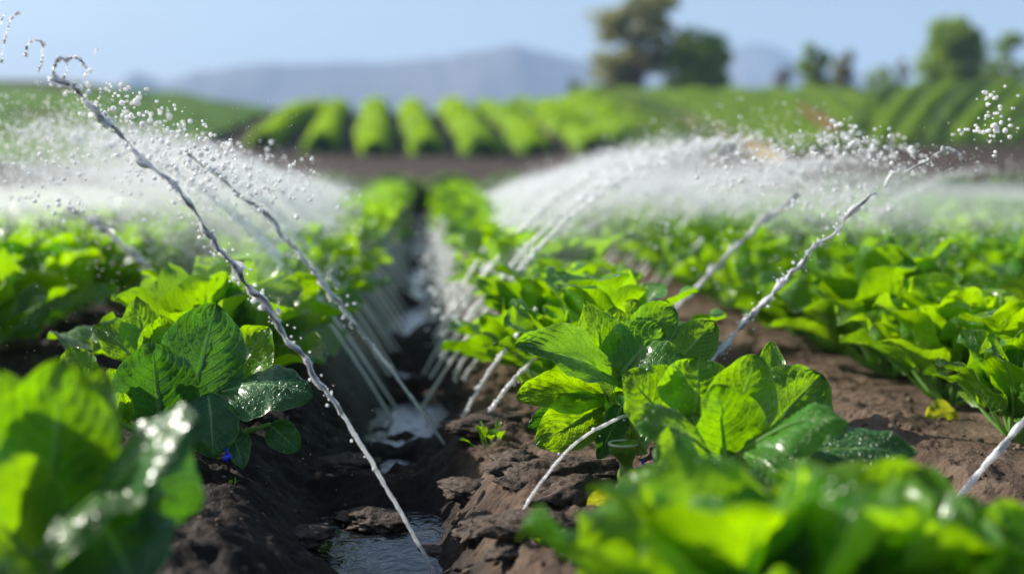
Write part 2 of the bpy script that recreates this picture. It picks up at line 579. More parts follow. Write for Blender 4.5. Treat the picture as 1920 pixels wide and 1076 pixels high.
def put(pi, x, y, rz, sc, label, group):
    z = gz(x, y) - .012
    p = protos[pi]
    if pi not in used_proto:
        used_proto.add(pi)
        p.location = (x, y, z); p.rotation_euler = (0, 0, rz); p.scale = (sc,) * 3
        p['label'] = label; p['group'] = group
        return p
    return dup(p, (x, y, z), rz, sc, label, group)


# hero positions are skipped in the loop below
rows = {-3: (3.6, 13), -2: (3.2, 14), -1: (2.95, 15), 0: (2.62, 16), 1: (1.98, 16), 2: (2.6, 14), 3: (3.3, 13), 4: (4.6, 12), 5: (6.0, 11)}
rowname = {-3: 'fourth row left', -2: 'third row left', -1: 'second row left', 0: 'first row left', 1: 'first row right', 2: 'second row right',
           3: 'third row right', 4: 'fourth row right', 5: 'fifth row right'}
rn = random.Random(5)
total = 0
for k in sorted(rows):
    y, y1 = rows[k]
    xr = R0 + ROW * (k - 1)
    idx = 0
    y0 = y
    while y < y1:
        if k == 1 and y < 2.5:
            y = 2.55
        x = xr + rn.uniform(-.03, .03)
        px = 800 + F * x / y
        if -160 < px < 2080:
            part_ = 'nearest stretch' if y < y0 + 1.0 else ('middle stretch' if y < 7 else 'far stretch')
            lab = f'blurred green lettuce, {part_} of the {rowname[k]} of the wet furrow'
            put(rn.randrange(5), x, y, rn.uniform(0, 6.28), rn.uniform(1.15, 1.42), lab, f'lettuces, {part_} of the {rowname[k]} of the wet furrow')
            total += 1; idx += 1
        y += rn.uniform(.33, .39)
print('generic plants', total)

# far field: uncountable low green beyond
ff = MB()
g_ = np.random.default_rng(3)
for k in range(-14, 22):
    xr = R0 + ROW * (k - 1)
    ya = rows[k][1] + .2 if k in rows else 8.0
    if k in (-4, 6): ya = 6.5
    for y in np.arange(ya, 14.8, .3):
        px = 800 + F * xr / y
        if not (-200 < px < 2150): continue
        for j in range(9):
            th = g_.uniform(0, 6.28); el = g_.uniform(.2, 1.3)
            d = np.array([math.cos(th) * math.cos(el), math.sin(th) * math.cos(el), math.sin(el)])
            b = np.array([xr + g_.uniform(-.06, .06), y + g_.uniform(-.1, .1), .02])
            leaf(ff, None, b + d * .03, b + d * .21, .13, np.array([-d[0], -d[1], .8]), .2, .2, .2, int(g_.integers(9999)), 3, 4)
tag(ff.build('crop_field', LEAF), 'far blurred rows of low green lettuce before the bare soil', 'crop field', kind='stuff')


# ---- hero plants, leaf by leaf
def hero(center, label, leaves, parts=(), group='sharp lettuces at the furrow'):
    """leaves: (stalk px,py,Y | base px,py,Y | tip px,py,Y, width, normal, bend, cup, ruffle, part)"""
    cx, cy = center
    cz = gz(cx, cy)
    t = thing(PLANT_NAME, label, 'lettuce', (cx, cy, cz), group)
    F_, S_ = {}, MB()
    for i, L in enumerate(leaves):
        b, tp, w, n = L[0], L[1], L[2], L[3]
        o = L[4] if len(L) > 4 else {}
        key = o.get('part', 'foliage')
        mb = F_.setdefault(key, (MB(), o.get('mat', LEAF)))[0]
        st = (cx + .012 * math.cos(i * 2.4), cy + .012 * math.sin(i * 2.4), cz + .01)
        leaf(mb, S_, W(*b), W(*tp), w, n, o.get('bend', .15), o.get('cup', .2), o.get('ruffle', .14), 900 + i + int(cx * 1000), 19, 30, o.get('tipb', .6), o.get('fold', .05), st, o.get('srad', .0036), o.get('pointed', 0))
    for key, (mb, mat) in F_.items():
        ob = mb.build('foliage' if key.startswith('foliage') else 'leaf', mat, t)
        if not key.startswith('foliage'): ob['label'] = key
    S_.build('leaf_stalks', STALK, t)
    return t


Y0 = 2.2
lx = W(335, 850, Y0)
hero((lx[0], Y0), 'sharp dark green lettuce with big round veined leaves on the left bank', [
    ((262, 690, 2.24), (178, 612, 2.28), .095, (.5, -.6, .5), dict(bend=.2, cup=.35)),
    ((275, 690, 2.27), (255, 555, 2.30), .082, (.1, -1, .1), dict(bend=.05, cup=.1, pointed=.25)),
    ((315, 700, 2.26), (300, 590, 2.26), .10, (.1, -1, .3), dict(bend=-.1, cup=.3)),
    ((330, 690, 2.30), (345, 600, 2.33), .08, (.1, -1, .2), dict(bend=.1, part='foliage_lime', mat=LEAF_LIME)),
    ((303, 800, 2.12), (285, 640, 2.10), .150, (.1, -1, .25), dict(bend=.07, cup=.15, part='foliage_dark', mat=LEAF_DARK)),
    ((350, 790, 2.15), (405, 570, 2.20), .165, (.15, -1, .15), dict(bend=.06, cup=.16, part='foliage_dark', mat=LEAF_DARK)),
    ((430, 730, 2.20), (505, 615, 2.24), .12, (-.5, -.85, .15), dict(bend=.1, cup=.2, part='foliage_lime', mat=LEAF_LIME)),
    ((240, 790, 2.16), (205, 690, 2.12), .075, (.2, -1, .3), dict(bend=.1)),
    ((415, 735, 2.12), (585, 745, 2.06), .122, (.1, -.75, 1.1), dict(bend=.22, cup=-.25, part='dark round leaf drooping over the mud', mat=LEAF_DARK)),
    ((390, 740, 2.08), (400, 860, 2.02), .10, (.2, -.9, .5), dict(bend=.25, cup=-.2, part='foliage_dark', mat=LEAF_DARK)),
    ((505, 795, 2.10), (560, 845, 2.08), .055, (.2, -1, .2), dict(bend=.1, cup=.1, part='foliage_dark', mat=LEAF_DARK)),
    ((215, 790, 2.10), (228, 735, 2.06), .055, (.3, -1, .3), dict(bend=.2, part='foliage_lime', mat=LEAF_LIME)),
    ((170, 740, 2.2), (130, 650, 2.24), .07, (.2, -1, .3), dict(bend=.1, part='foliage_lime', mat=LEAF_LIME)),
    ((330, 740, 2.35), (240, 640, 2.40), .11, (.2, -.6, .7), dict(bend=.2)),
    ((380, 740, 2.38), (470, 640, 2.42), .11, (-.2, -.6, .7), dict(bend=.2)),
    ((430, 800, 2.12), (455, 880, 2.0), .05, (.2, -.9, .5), dict(bend=.2, part='foliage_dark', mat=LEAF_DARK)),
])

mx_ = W(1195, 870, 2.12)
hero((mx_[0], 2.12), 'sharp bright green lettuce with pointed wet leaves leaning over the right bank', [
    ((1160, 715, 2.06), (965, 648, 1.96), .118, (.25, -.7, .9), dict(bend=.12, part='foliage_mid', mat=LEAF_MID, cup=.1, fold=.2, pointed=.15)),
    ((1150, 715, 2.10), (1095, 560, 2.12), .088, (.3, -1, .1), dict(bend=.03, cup=.15, pointed=.35, fold=.2)),
    ((1150, 715, 2.12), (1150, 575, 2.14), .10, (.0, -1, .2), dict(bend=.03, cup=.25, part='foliage_lime', mat=LEAF_LIME)),
    ((1152, 712, 2.08), (1240, 610, 2.10), .125, (-.1, -1, .25), dict(bend=.12, part='foliage_mid', mat=LEAF_MID, cup=.1)),
    ((1175, 720, 2.05), (1290, 690, 2.0), .11, (.1, -.8, .7), dict(bend=.28, part='foliage_mid', mat=LEAF_MID, cup=.15)),
    ((1190, 650, 2.16), (1262, 575, 2.2), .09, (-.1, -1, .2), dict(part='foliage_mid', mat=LEAF_MID, bend=.1, cup=.2)),
    ((1180, 640, 2.18), (1190, 562, 2.22), .075, (.1, -1, .2), dict(bend=.1, part='foliage_lime', mat=LEAF_LIME)),
    ((1270, 680, 2.15), (1340, 605, 2.18), .085, (-.3, -1, .3), dict(bend=.1)),
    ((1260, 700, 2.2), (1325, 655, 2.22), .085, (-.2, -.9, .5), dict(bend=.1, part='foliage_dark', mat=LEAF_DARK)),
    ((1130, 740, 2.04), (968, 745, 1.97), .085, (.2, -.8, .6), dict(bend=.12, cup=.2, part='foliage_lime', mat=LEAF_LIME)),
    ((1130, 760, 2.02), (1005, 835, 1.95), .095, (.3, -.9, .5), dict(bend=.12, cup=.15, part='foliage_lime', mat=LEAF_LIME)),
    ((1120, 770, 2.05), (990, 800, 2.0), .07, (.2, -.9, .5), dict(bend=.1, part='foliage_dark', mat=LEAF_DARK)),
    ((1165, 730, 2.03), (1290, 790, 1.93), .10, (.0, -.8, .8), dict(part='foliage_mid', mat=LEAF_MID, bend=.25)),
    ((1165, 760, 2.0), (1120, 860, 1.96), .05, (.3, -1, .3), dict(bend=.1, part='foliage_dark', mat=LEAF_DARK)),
    ((1190, 790, 2.05), (1180, 700, 2.02), .10, (.1, -1, .3), dict(bend=.1)),
    ((1185, 770, 2.2), (1080, 650, 2.3), .11, (.2, -.6, .7), dict(bend=.2)),
    ((1220, 770, 2.2), (1290, 640, 2.3), .11, (-.2, -.6, .7), dict(bend=.2)),
], group='sharp lettuces at the furrow')

m2 = W(1400, 960, 1.78)
hero((m2[0], 1.78), 'large pale green lettuce with a curled leaf, just right of the sharpest lettuce', [
    ((1250, 800, 1.85), (1170, 700, 1.84), .12, (.3, -.9, .5), dict(bend=.15, cup=.3)),
    ((1300, 780, 1.84), (1310, 670, 1.86), .13, (.0, -1, .3), dict(bend=.1, cup=.3)),
    ((1360, 830, 1.80), (1420, 665, 1.80), .11, (-.2, -1, .1), dict(bend=.1, cup=.45, part='foliage_dark', mat=LEAF)),
    ((1420, 830, 1.80), (1540, 700, 1.84), .14, (-.3, -1, .2), dict(bend=.12, cup=.15)),
    ((1395, 845, 1.68), (1590, 800, 1.62), .125, (-.1, -.4, 1.0), dict(bend=.38, cup=-.35, part='pale leaf with its rim curled over')),
    ((1330, 850, 1.68), (1190, 800, 1.62), .12, (.2, -.6, .9), dict(bend=.3, cup=-.2)),
    ((1430, 850, 1.72), (1720, 850, 1.66), .10, (.1, -.7, .9), dict(bend=.1, cup=-.1, part='dark flat leaf stretched over the soil', mat=LEAF_DARK)),
    ((1300, 900, 1.66), (1140, 960, 1.62), .09, (.2, -.7, .8), dict(bend=.25, cup=-.2)),
    ((1450, 760, 1.90), (1445, 640, 1.94), .05, (-.3, -1, .1), dict(bend=.05, cup=.4)),
    ((1320, 880, 1.62), (1230, 870, 1.55), .10, (.1, -.8, .8), dict(bend=.2)),
    ((1360, 860, 1.75), (1340, 720, 1.72), .12, (.2, -1, .2), dict(part='foliage_mid', mat=LEAF_MID, bend=.1, cup=.3)),
    ((1360, 860, 1.9), (1250, 740, 1.95), .11, (.2, -.6, .7), dict(bend=.2)),
    ((1430, 860, 1.9), (1500, 720, 1.95), .11, (-.2, -.6, .7), dict(bend=.2)),
    ((1400, 850, 1.65), (1480, 930, 1.55), .10, (.0, -.8, .8), dict(bend=.25)),
], group='large lettuces in front of the focus')

f1 = W(150, 1120, 1.36)
hero((f1[0], 1.36), 'blurred dark lettuce with one white-glinting leaf in the bottom left corner', [
    ((40, 1030, 1.40), (-20, 690, 1.38), .16, (.3, -1, .2), dict(bend=.08, cup=.2, ruffle=.2, part='foliage_mid', mat=LEAF_MID)),
    ((90, 1020, 1.36), (120, 670, 1.34), .15, (.1, -1, .1), dict(bend=.06, cup=.2, part='foliage_mid', mat=LEAF_MID)),
    ((150, 900, 1.38), (190, 690, 1.40), .10, (-.3, -1, .2), dict(bend=.1)),
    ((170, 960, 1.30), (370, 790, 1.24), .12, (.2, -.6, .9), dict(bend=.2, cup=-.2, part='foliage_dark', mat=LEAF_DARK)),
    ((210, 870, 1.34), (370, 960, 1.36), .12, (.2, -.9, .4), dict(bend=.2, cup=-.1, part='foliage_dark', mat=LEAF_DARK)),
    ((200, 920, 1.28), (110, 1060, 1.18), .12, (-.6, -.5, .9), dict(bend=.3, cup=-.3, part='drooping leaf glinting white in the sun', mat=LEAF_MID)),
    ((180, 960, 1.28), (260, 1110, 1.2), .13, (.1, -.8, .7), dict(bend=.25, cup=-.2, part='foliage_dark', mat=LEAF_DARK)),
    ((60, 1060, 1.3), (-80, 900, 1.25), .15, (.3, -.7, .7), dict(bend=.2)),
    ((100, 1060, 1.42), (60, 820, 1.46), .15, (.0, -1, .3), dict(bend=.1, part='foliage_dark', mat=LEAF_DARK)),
    ((80, 1080, 1.2), (-60, 1080, 1.1), .12, (.1, -.7, .8), dict(bend=.3)),
], group='blurred lettuces nearest the camera')

# lettuces right by the camera, bottom right (very blurred), right row heroes
def full(x, y, seed, label, group, h=.26, n=17, mats=(LEAF, LEAF_LIME), res=(15, 22), lw=.118):
    z = gz(x, y)
    t = thing(PLANT_NAME, label, 'lettuce', (x, y, z), group)
    ms = [MB() for _ in mats]; s = MB()
    rosette(None, s, (x, y, z), seed, n, .15, h, res, lw, mbs=ms)
    for m_, mt in zip(ms, mats):
        m_.build('foliage', mt, t)
    s.build('leaf_stalks', STALK, t)
    return t


def atpx(px, Y): return W(px, 500, Y)[0]


G4 = 'blurred lettuces nearest the camera'
full(atpx(1370, 1.14), 1.14, 61, 'very blurred bright lettuce at the bottom, below the curled pale leaf', G4, .268, n=14, lw=.15)
full(atpx(1640, 1.16), 1.16, 62, 'very blurred pale lettuce second from the bottom right corner', G4, .242, n=14, lw=.15)
full(atpx(1900, 1.15), 1.15, 63, 'very blurred lettuce in the bottom right corner', G4, .200, n=14, lw=.15)
G5 = 'nearer lettuces of the right-hand row'
full(atpx(1925, 2.2), 2.2, 71, 'sharp veined lettuce cut by the right edge above the slanting jet', G5, .25, mats=(LEAF, LEAF))
full(atpx(1770, 2.62), 2.62, 72, 'nearly sharp lettuce with yellowing lowest leaf on the right row', G5, .27)
full(atpx(1660, 2.98), 2.98, 73, 'slightly blurred lettuce behind the one with a yellowing leaf', G5, .28)
full(atpx(1560, 3.35), 3.35, 74, 'blurred lettuce nearest the long slanting jet on the right row', G5, .30)
full(atpx(1875, 2.85), 2.95, 75, 'slightly blurred upright lettuce at the right edge behind the sharp veined one', G5, .27)
G6 = 'lettuces behind the sharp ones'
full(atpx(445, 2.78), 2.78, 81, 'blurred lettuce with round lit leaves behind the sharp left lettuce', G6, .30)
full(atpx(1085, 2.48), 2.5, 82, 'bright blurred lettuce directly behind the pointed wet leaves', G6, .27, mats=(LEAF_LIME, LEAF))
full(atpx(1010, 2.86), 2.86, 83, 'bright blurred lettuce second behind the pointed wet leaves', G6, .28, mats=(LEAF_LIME, LEAF))

# ------------------------------------------------------------------ water jets
def jet_pts(P, n=260):
    """smooth curve through given 3D points"""
    P = np.asarray(P, float)
    s = np.concatenate([[0], np.cumsum(np.linalg.norm(np.diff(P, axis=0), axis=1))])
    t = np.linspace(0, s[-1], n)
    # catmull-rom
    out = []
    for x in t:
        i = int(np.clip(np.searchsorted(s, x) - 1, 0, len(P) - 2))
        u = (x - s[i]) / (s[i + 1] - s[i] + 1e-9)
        p0 = P[max(i - 1, 0)]; p1 = P[i]; p2 = P[i + 1]; p3 = P[min(i + 2, len(P) - 1)]
        out.append(.5 * ((2 * p1) + (-p0 + p2) * u + (2 * p0 - 5 * p1 + 4 * p2 - p3) * u * u + (-p0 + 3 * p1 - 3 * p2 + p3) * u ** 3))
    return np.array(out), t


def hero_jet(label, pts, r0, r1, grow=.35, mat=JETM, drops=60, spread=.02, seed=1, wiggle=.004, n=420, tail=0.0):
    P3 = [W(*p) for p in pts]
    c, s = jet_pts(P3, n)
    L = s[-1]; f = s / L
    g_ = np.random.default_rng(seed)
    wa = sstep(.12, .6, f) * wiggle
    off = np.stack([vnoise(s * 28, s * 0, None, seed), vnoise(s * 28, s * 0, None, seed + 5) , vnoise(s * 25, s * 0, None, seed + 9)], -1)
    off2 = np.stack([vnoise(s * 70, s * 0, None, seed + 2), s * 0, vnoise(s * 70, s * 0, None, seed + 6)], -1)
    c = c + (off + off2 * .4) * wa[:, None]
    rad = r0 + (r1 - r0) * sstep(.1, .75, f)
    rad = rad * (1 + .55 * sstep(.2, .6, f) * vnoise(s * 60, s * 0, None, seed + 20))
    # the stream pinches into beads as it rises
    pin = sstep(.45, .95, f) * np.clip(.5 + 1.6 * vnoise(s * 75, s * 0, None, seed + 30), 0, 1)
    rad = rad * (1 - .5 * pin)
    if tail:
        rad = rad * (1 - sstep(1 - tail, 1, f) * .75)
    t = thing('water_jet', label, 'water jet', P3[0], 'irrigation jets crossing the near furrow')
    mb = MB()
    mb.tube(c, rad * .95, 14, .5, seed, 90)
    # loose strands that split from the main stream and rejoin it, at no regular pitch
    k0 = int(n * .34)
    for q_ in range(3):
        o3 = np.stack([vnoise(s * 34, s * 0 + q_, None, seed + 50 + q_), .7 * vnoise(s * 30, s * 0 + q_, None, seed + 60 + q_), vnoise(s * 38, s * 0 + q_, None, seed + 70 + q_)], -1)
        rs = rad * .34 * np.clip(.75 + 1.1 * vnoise(s * 48, s * 0, None, seed + 80 + q_), .12, 1.7)
        mb.tube((c + o3 * (rad * 1.35 * sstep(.3, .6, f))[:, None])[k0:], rs[k0:], 8, .5, seed + 3 + q_, 130)
    mb.build('stream', mat, t)
    d = MB()
    i = (g_.beta(3.4, 1.3, drops) * (n - 1)).astype(int)
    C = c[i] + g_.normal(0, 1, (drops, 3)) * (spread * (.3 + f[i]))[:, None] * np.array([1, .6, 1])
    rr = g_.lognormal(math.log(.0013), .5, drops)
    blobs(d, C, np.clip(rr, .0005, .004), ICO[1], .3, seed)
    m_ = int(drops * 1.3)
    i = (g_.beta(3.6, 1.2, m_) * (n - 1)).astype(int)
    C = c[i] + g_.normal(0, 1, (m_, 3)) * (rad[i] * 1.3)[:, None]
    blobs(d, C, np.clip(g_.lognormal(math.log(.0016), .4, m_), .0006, .0035), ICO[1], .35, seed + 1)
    d.build('loose_drops', DROPM, t)['kind'] = 'stuff'
    return t


YJ = 1.86
hero_jet('thick twisting white water jet rising leftwards from the bottom edge past the left lettuce',
         [(840, 1130, YJ), (815, 1076, YJ), (757, 970, YJ), (700, 872, YJ), (640, 772, YJ), (580, 690, YJ), (510, 592, YJ), (430, 490, YJ), (345, 378, YJ), (265, 300, YJ), (205, 240, YJ), (165, 190, YJ), (120, 152, YJ), (98, 150, YJ)],
         .0030, .0050, drops=170, spread=.010, seed=3, wiggle=.006, n=620)
hero_jet('thin violet tinged jet base rising under the pointed wet leaves',
         [(928, 1040, 1.76), (955, 1000, 1.78), (1000, 925, 1.82), (1050, 860, 1.86), (1100, 815, 1.9), (1165, 780, 1.96), (1240, 735, 2.2), (1340, 668, 2.4), (1400, 602, 2.42), (1460, 535, 2.42), (1545, 450, 2.42), (1605, 392, 2.42), (1642, 362, 2.42)],
         .0023, .0052, mat=jet_mat('jet_water_clear', (.90, .86, 1.0), .6, 1.2), drops=110, spread=.008, seed=8, wiggle=.006, n=560)
hero_jet('slender straight jet from the puddle rising leftwards behind the thick one',
         [(850, 856, 2.6), (800, 785, 2.6), (740, 702, 2.6), (680, 625, 2.6), (620, 548, 2.6), (540, 452, 2.6), (490, 398, 2.6), (450, 368, 2.6), (400, 320, 2.6), (350, 285, 2.6)],
         .0034, .0048, drops=150, spread=.016, seed=12, wiggle=.004, n=420)
hero_jet('smooth glassy jet crossing the bottom right corner above the dry bank',
         [(1765, 970, 1.78), (1785, 945, 1.78), (1830, 893, 1.78), (1885, 830, 1.78), (1940, 768, 1.78), (2010, 700, 1.78), (2100, 620, 1.78)],
         .0042, .0072, drops=20, spread=.01, seed=15, wiggle=.001, n=300)
hero_jet('curling splash of water topping the long slanting jet at right',
         [(1660, 350, 2.42), (1672, 325, 2.42), (1700, 322, 2.42), (1730, 300, 2.42), (1760, 284, 2.42), (1785, 282, 2.42), (1803, 305, 2.42)],
         .0035, .0022, drops=60, spread=.02, seed=19, wiggle=.006, n=160)
hero_jet('blurred jet rising rightwards from the next furrow right of the curled leaf',
         [(1215, 735, 3.3), (1240, 640, 3.3), (1266, 580, 3.3), (1304, 540, 3.3), (1350, 495, 3.3), (1400, 445, 3.3), (1450, 400, 3.3), (1500, 362, 3.3)],
         .0045, .0068, drops=80, spread=.03, seed=23, wiggle=.004, n=200)
hero_jet('blurred jet rising leftwards over the dark second row at left',
         [(395, 720, 3.3), (370, 630, 3.3), (342, 578, 3.3), (300, 530, 3.3), (250, 475, 3.3), (190, 425, 3.3), (130, 385, 3.3)],
         .005, .007, drops=80, spread=.03, seed=27, wiggle=.004, n=200)


# repeated jets of the drip lines, thrown to either side
def jet_proto(side, seed, mat=SPRAY):
    g_ = np.random.default_rng(seed)
    t = thing('water_jet', 'x', 'water jet', (0, 0, 0))
    sx = g_.uniform(.92, 1.1)
    x = np.linspace(0, 1.0, 90)
    Z = lambda x: 1.58 * x - 1.03 * x ** 2
    c = np.stack([side * x * sx, .03 * np.sin(x * 3 + seed), Z(x)], -1)
    m = MB().tube(c[:50], (.0036 + .0062 * x[:50]) * (1 - .85 * sstep(.22, .55, x[:50])), 6, .6, seed, 50)
    m.build('stream', SPRAY, t)
    n = 820
    xx = g_.beta(2.6, 1.9, n) * 1.35
    zz = Z(np.minimum(xx, 1.9)); sp = .012 + .045 * xx ** 1.6
    C = np.stack([side * xx * sx, g_.normal(0, .07, n) * xx, zz + g_.normal(0, 1, n) * sp], -1)
    C[:, 2] = np.maximum(C[:, 2], .3)
    r = np.clip(g_.lognormal(math.log(.0016), .45, n), .0006, .005)
    d = MB(); blobs(d, C, r, OCT, .3, seed)
    nb = 190
    xb = g_.beta(1.8, 1.6, nb) * .72 + .16
    Cb = np.stack([side * xb * sx, .03 * np.sin(xb * 3 + seed) + g_.normal(0, .006, nb) * (1 + 2 * xb), Z(xb) + g_.normal(0, .007, nb) * (.5 + 2 * xb)], -1)
    blobs(d, Cb, g_.uniform(.0022, .0052, nb), ICO[1], .35, seed + 7)
    d.build('loose_drops', SPRAY, t)['kind'] = 'stuff'
    return t


def crest(y):
    return 1.12 - .058 * (np.clip(y, 3.2, 10) - 3.2)


JP = {s: [jet_proto(s, 40 + s * 10 + i) for i in range(4)] for s in (-1, 1)}
jused = set()
jn = random.Random(9)
njets = 0
for k, (ya, yb, step) in {0: (3.0, 9.2, .24), 1: (4.4, 10, .21), -1: (4.6, 10, .45), 2: (5, 11, .8), -2: (5, 11, 1.1)}.items():
    xf = R0 + ROW * k - ROW / 2
    for side in (-1, 1):
        if k == -1 and side == 1: continue
        y = ya + (0 if side < 0 else .18)
        while y < yb:
            if side == -1 and k == 1: break
            i = jn.randrange(4)
            p = JP[side][i]
            loc = (xf + side * .03, y, -.115); sc = jn.uniform(.96, 1.04); szf = sc * crest(y)
            d_ = 'leftwards' if side < 0 else 'rightwards'
            fn = {0: 'wet middle furrow', 1: 'next furrow right', -1: 'next furrow left', 2: 'second furrow right', -2: 'second furrow left'}[k]
            dist = 'nearer' if y < 5 else ('middle' if y < 8 else 'farthest')
            lab = f'blurred fine jet thrown {d_} from the {dist} part of the {fn}'
            gr = f'jets thrown {d_} from the {dist} part of the {fn}'
            if (side, i) not in jused:
                jused.add((side, i)); o = p
                o.location = loc; o['label'] = lab; o['group'] = gr
            else:
                o = dup(p, loc, 0, sc, lab, gr)
            o.scale = (sc, sc, szf)
            njets += 1
            y += step * jn.uniform(.9, 1.1)
print('jets', njets)

# right-going short jets in the middle furrow near the hero (sparkling)
for i, (a, b, Y) in enumerate([((900, 800), (985, 690), 2.45), ((868, 782), (960, 640), 2.62), ((826, 672), (905, 560), 3.3), ((850, 712), (905, 625), 3.1), ((868, 712), (935, 635), 3.05), ((820, 630), (870, 530), 3.6)]):
    p = [(a[0] + (b[0] - a[0]) * q, a[1] + (b[1] - a[1]) * q - 8 * math.sin(q * 3.1), Y) for q in np.linspace(0, 1.5, 6)]
    P3 = [W(*q) for q in p]; c, s = jet_pts(P3, 90)
    t = thing('water_jet', ['short bright jet nearest the sharp right lettuce, starting on brown mud', 'short jet second from the sharp right lettuce, beaded with drops',
                            'broad blurred white jet in front of the bright middle lettuces', 'blurred violet grey jet just left of the beaded short jet',
                            'faint blurred jet between the two beaded jets', 'farthest blurred jet of the short bright ones'][i], 'water jet', P3[0], 'short bright jets by the right bank')
    MB().tube(c, .0042, 8, .5, i, 60).build('stream', JETM, t)
    g_ = np.random.default_rng(i)
    d = MB(); blobs(d, c[g_.integers(0, 90, 26)] + g_.normal(0, .004, (26, 3)), g_.uniform(.002, .004, 26), ICO[1], .3, i); d.build('loose_drops', SPRAY, t)['kind'] = 'stuff'

# sparkling white column of drops at the head of the middle furrow
g_ = np.random.default_rng(77)
n = 1100
yy = g_.uniform(3.3, 8, n)
C = np.stack([.09 + g_.normal(0, .035, n) - .004 * yy, yy, g_.uniform(-.1, .2, n) ], -1)
d = MB(); blobs(d, C, g_.uniform(.003, .0075, n), ICO[1], .3, 5)
tag(d.build('water_drops', SPRAY), 'white glitter of drops hanging over the far middle furrow', 'spray', kind='stuff')


def drops_along(mb, P, n, r, sp, seed, tmpl=ICO[1]):
    g_ = np.random.default_rng(seed)
    c, s = jet_pts([W(*p) for p in P], 200)
    i = np.linspace(0, 199, n).astype(int)
    blobs(mb, c[i] + g_.normal(0, sp, (n, 3)), np.clip(g_.lognormal(math.log(r), .35, n), r * .4, r * 2), tmpl, .3, seed)


# curling crown splashes, top left
def splash(label, strands, seed, r=.002):
    mb = MB()
    for j, (P, n) in enumerate(strands):
        c, s = jet_pts([W(*p) for p in P], max(60, n * 6))
        s = np.array(s)
        rad = r * .55 * (1 + .9 * vnoise(s * 90, s * 0, None, seed + j))
        mb.tube(c, np.clip(rad, .0004, .004), 8, .5, seed + j, 120)
        g_ = np.random.default_rng(seed + j)
        i = np.linspace(0, len(c) - 1, n).astype(int)
        blobs(mb, c[i] + g_.normal(0, .0008, (n, 3)), np.clip(g_.lognormal(math.log(r), .35, n), r * .5, r * 1.8), ICO[2], .35, seed + j)
    loc = W(*strands[0][0][0])
    return tag(mb.build('water_splash', DROPM, loc=loc), label, 'splash', 'splashes against the sky at left')


S = 1.86
splash('curl of splashing water crowning the thick jet', [([(98, 150, S), (102, 125, S), (110, 110, S), (122, 112, S), (126, 130, S), (118, 150, S)], 14), ([(125, 112, S), (140, 108, S), (155, 118, S), (163, 132, S), (158, 145, S)], 8), ([(150, 165, S), (128, 160, S), (112, 150, S), (100, 140, S)], 8)], 100)
splash('arch shaped string of droplets against the sky left of the jet top', [([(48, 105, S), (50, 90, S), (58, 78, S), (72, 76, S), (80, 84, S), (80, 100, S), (77, 120, S), (72, 134, S)], 18)], 110, .0016)
splash('slanting string of droplets at the top left edge', [([(2, 115, S), (6, 90, S), (12, 62, S), (20, 38, S), (33, 24, S)], 16)], 120, .0018)
splash('short streak of droplets in the top left corner', [([(2, 45, S), (5, 32, S), (9, 26, S)], 4)], 130, .002)
splash('tiny dark tick of water standing apart in the sky', [([(177, 101, S), (179, 93, S), (184, 92, S)], 3)], 140, .0012)

# sparkle clouds
def cloud(name, label, boxes, seed, mat=DROPM, tmpl=ICO[1], mu=.0016, sg=.5, mx=.0045):
    g_ = np.random.default_rng(seed); mb = MB()
    for (p0, p1, y0, y1, n, spx) in boxes:
        q = g_.uniform(0, 1, n); Y = g_.uniform(y0, y1, n)
        px = p0[0] + (p1[0] - p0[0]) * q + g_.normal(0, spx, n); py = p0[1] + (p1[1] - p0[1]) * q + g_.normal(0, spx * .8, n)
        C = np.array([W(a, b, c) for a, b, c in zip(px, py, Y)])
        blobs(mb, C, np.clip(g_.lognormal(math.log(mu), sg, n), .0003, mx), tmpl, .3, seed)
    return tag(mb.build(name, mat), label, 'spray', kind='stuff')


cloud('water_drops', 'sparkling drops and bokeh discs over the left spray', [
    ((200, 190), (440, 290), 1.8, 2.7, 130, 24), ((240, 270), (560, 350), 2.2, 3.2, 520, 34), ((0, 300), (420, 330), 2.2, 3.4, 240, 30), ((0, 370), (420, 400), 2.4, 3.4, 160, 22),
    ((150, 160), (330, 200), 1.8, 2.1, 25, 18), ((360, 300), (640, 370), 2.6, 4, 300, 25)], 201, mu=.0026)
cloud('water_drops', 'sparkling drops and bokeh discs over the right spray', [
    ((1330, 330), (1600, 255), 2.4, 3.4, 230, 22), ((1560, 250), (1720, 300), 2.3, 3.2, 200, 24), ((1350, 330), (1640, 380), 2.6, 3.8, 520, 32),
    ((1000, 400), (1400, 350), 3.5, 5.5, 420, 22), ((1860, 170), (1890, 260), 2.2, 2.3, 30, 20), ((1800, 240), (1900, 250), 2.2, 2.3, 22, 10), ((1180, 430), (1280, 420), 2.9, 3.6, 24, 26),
    ((1850, 210), (1865, 290), 2.2, 2.25, 16, 6)], 202, mu=.0030)
cloud('fine_spray', 'fine specks of spray drifting before the left hillside', [
    ((0, 250), (520, 330), 1.9, 2.3, 1500, 75), ((40, 620), (300, 480), 1.9, 2.3, 120, 70), ((560, 800), (700, 880), 1.9, 2.2, 30, 60)], 203, tmpl=OCT, mat=SPRAY, mu=.00042, sg=.35, mx=.0012)
cloud('fine_spray', 'fine specks of spray drifting before the right hillside', [
    ((1450, 380), (1920, 330), 2.0, 2.4, 900, 60), ((1700, 480), (1900, 560), 2.0, 2.4, 70, 50)], 204, tmpl=OCT, mat=SPRAY, mu=.00042, sg=.35, mx=.0012)
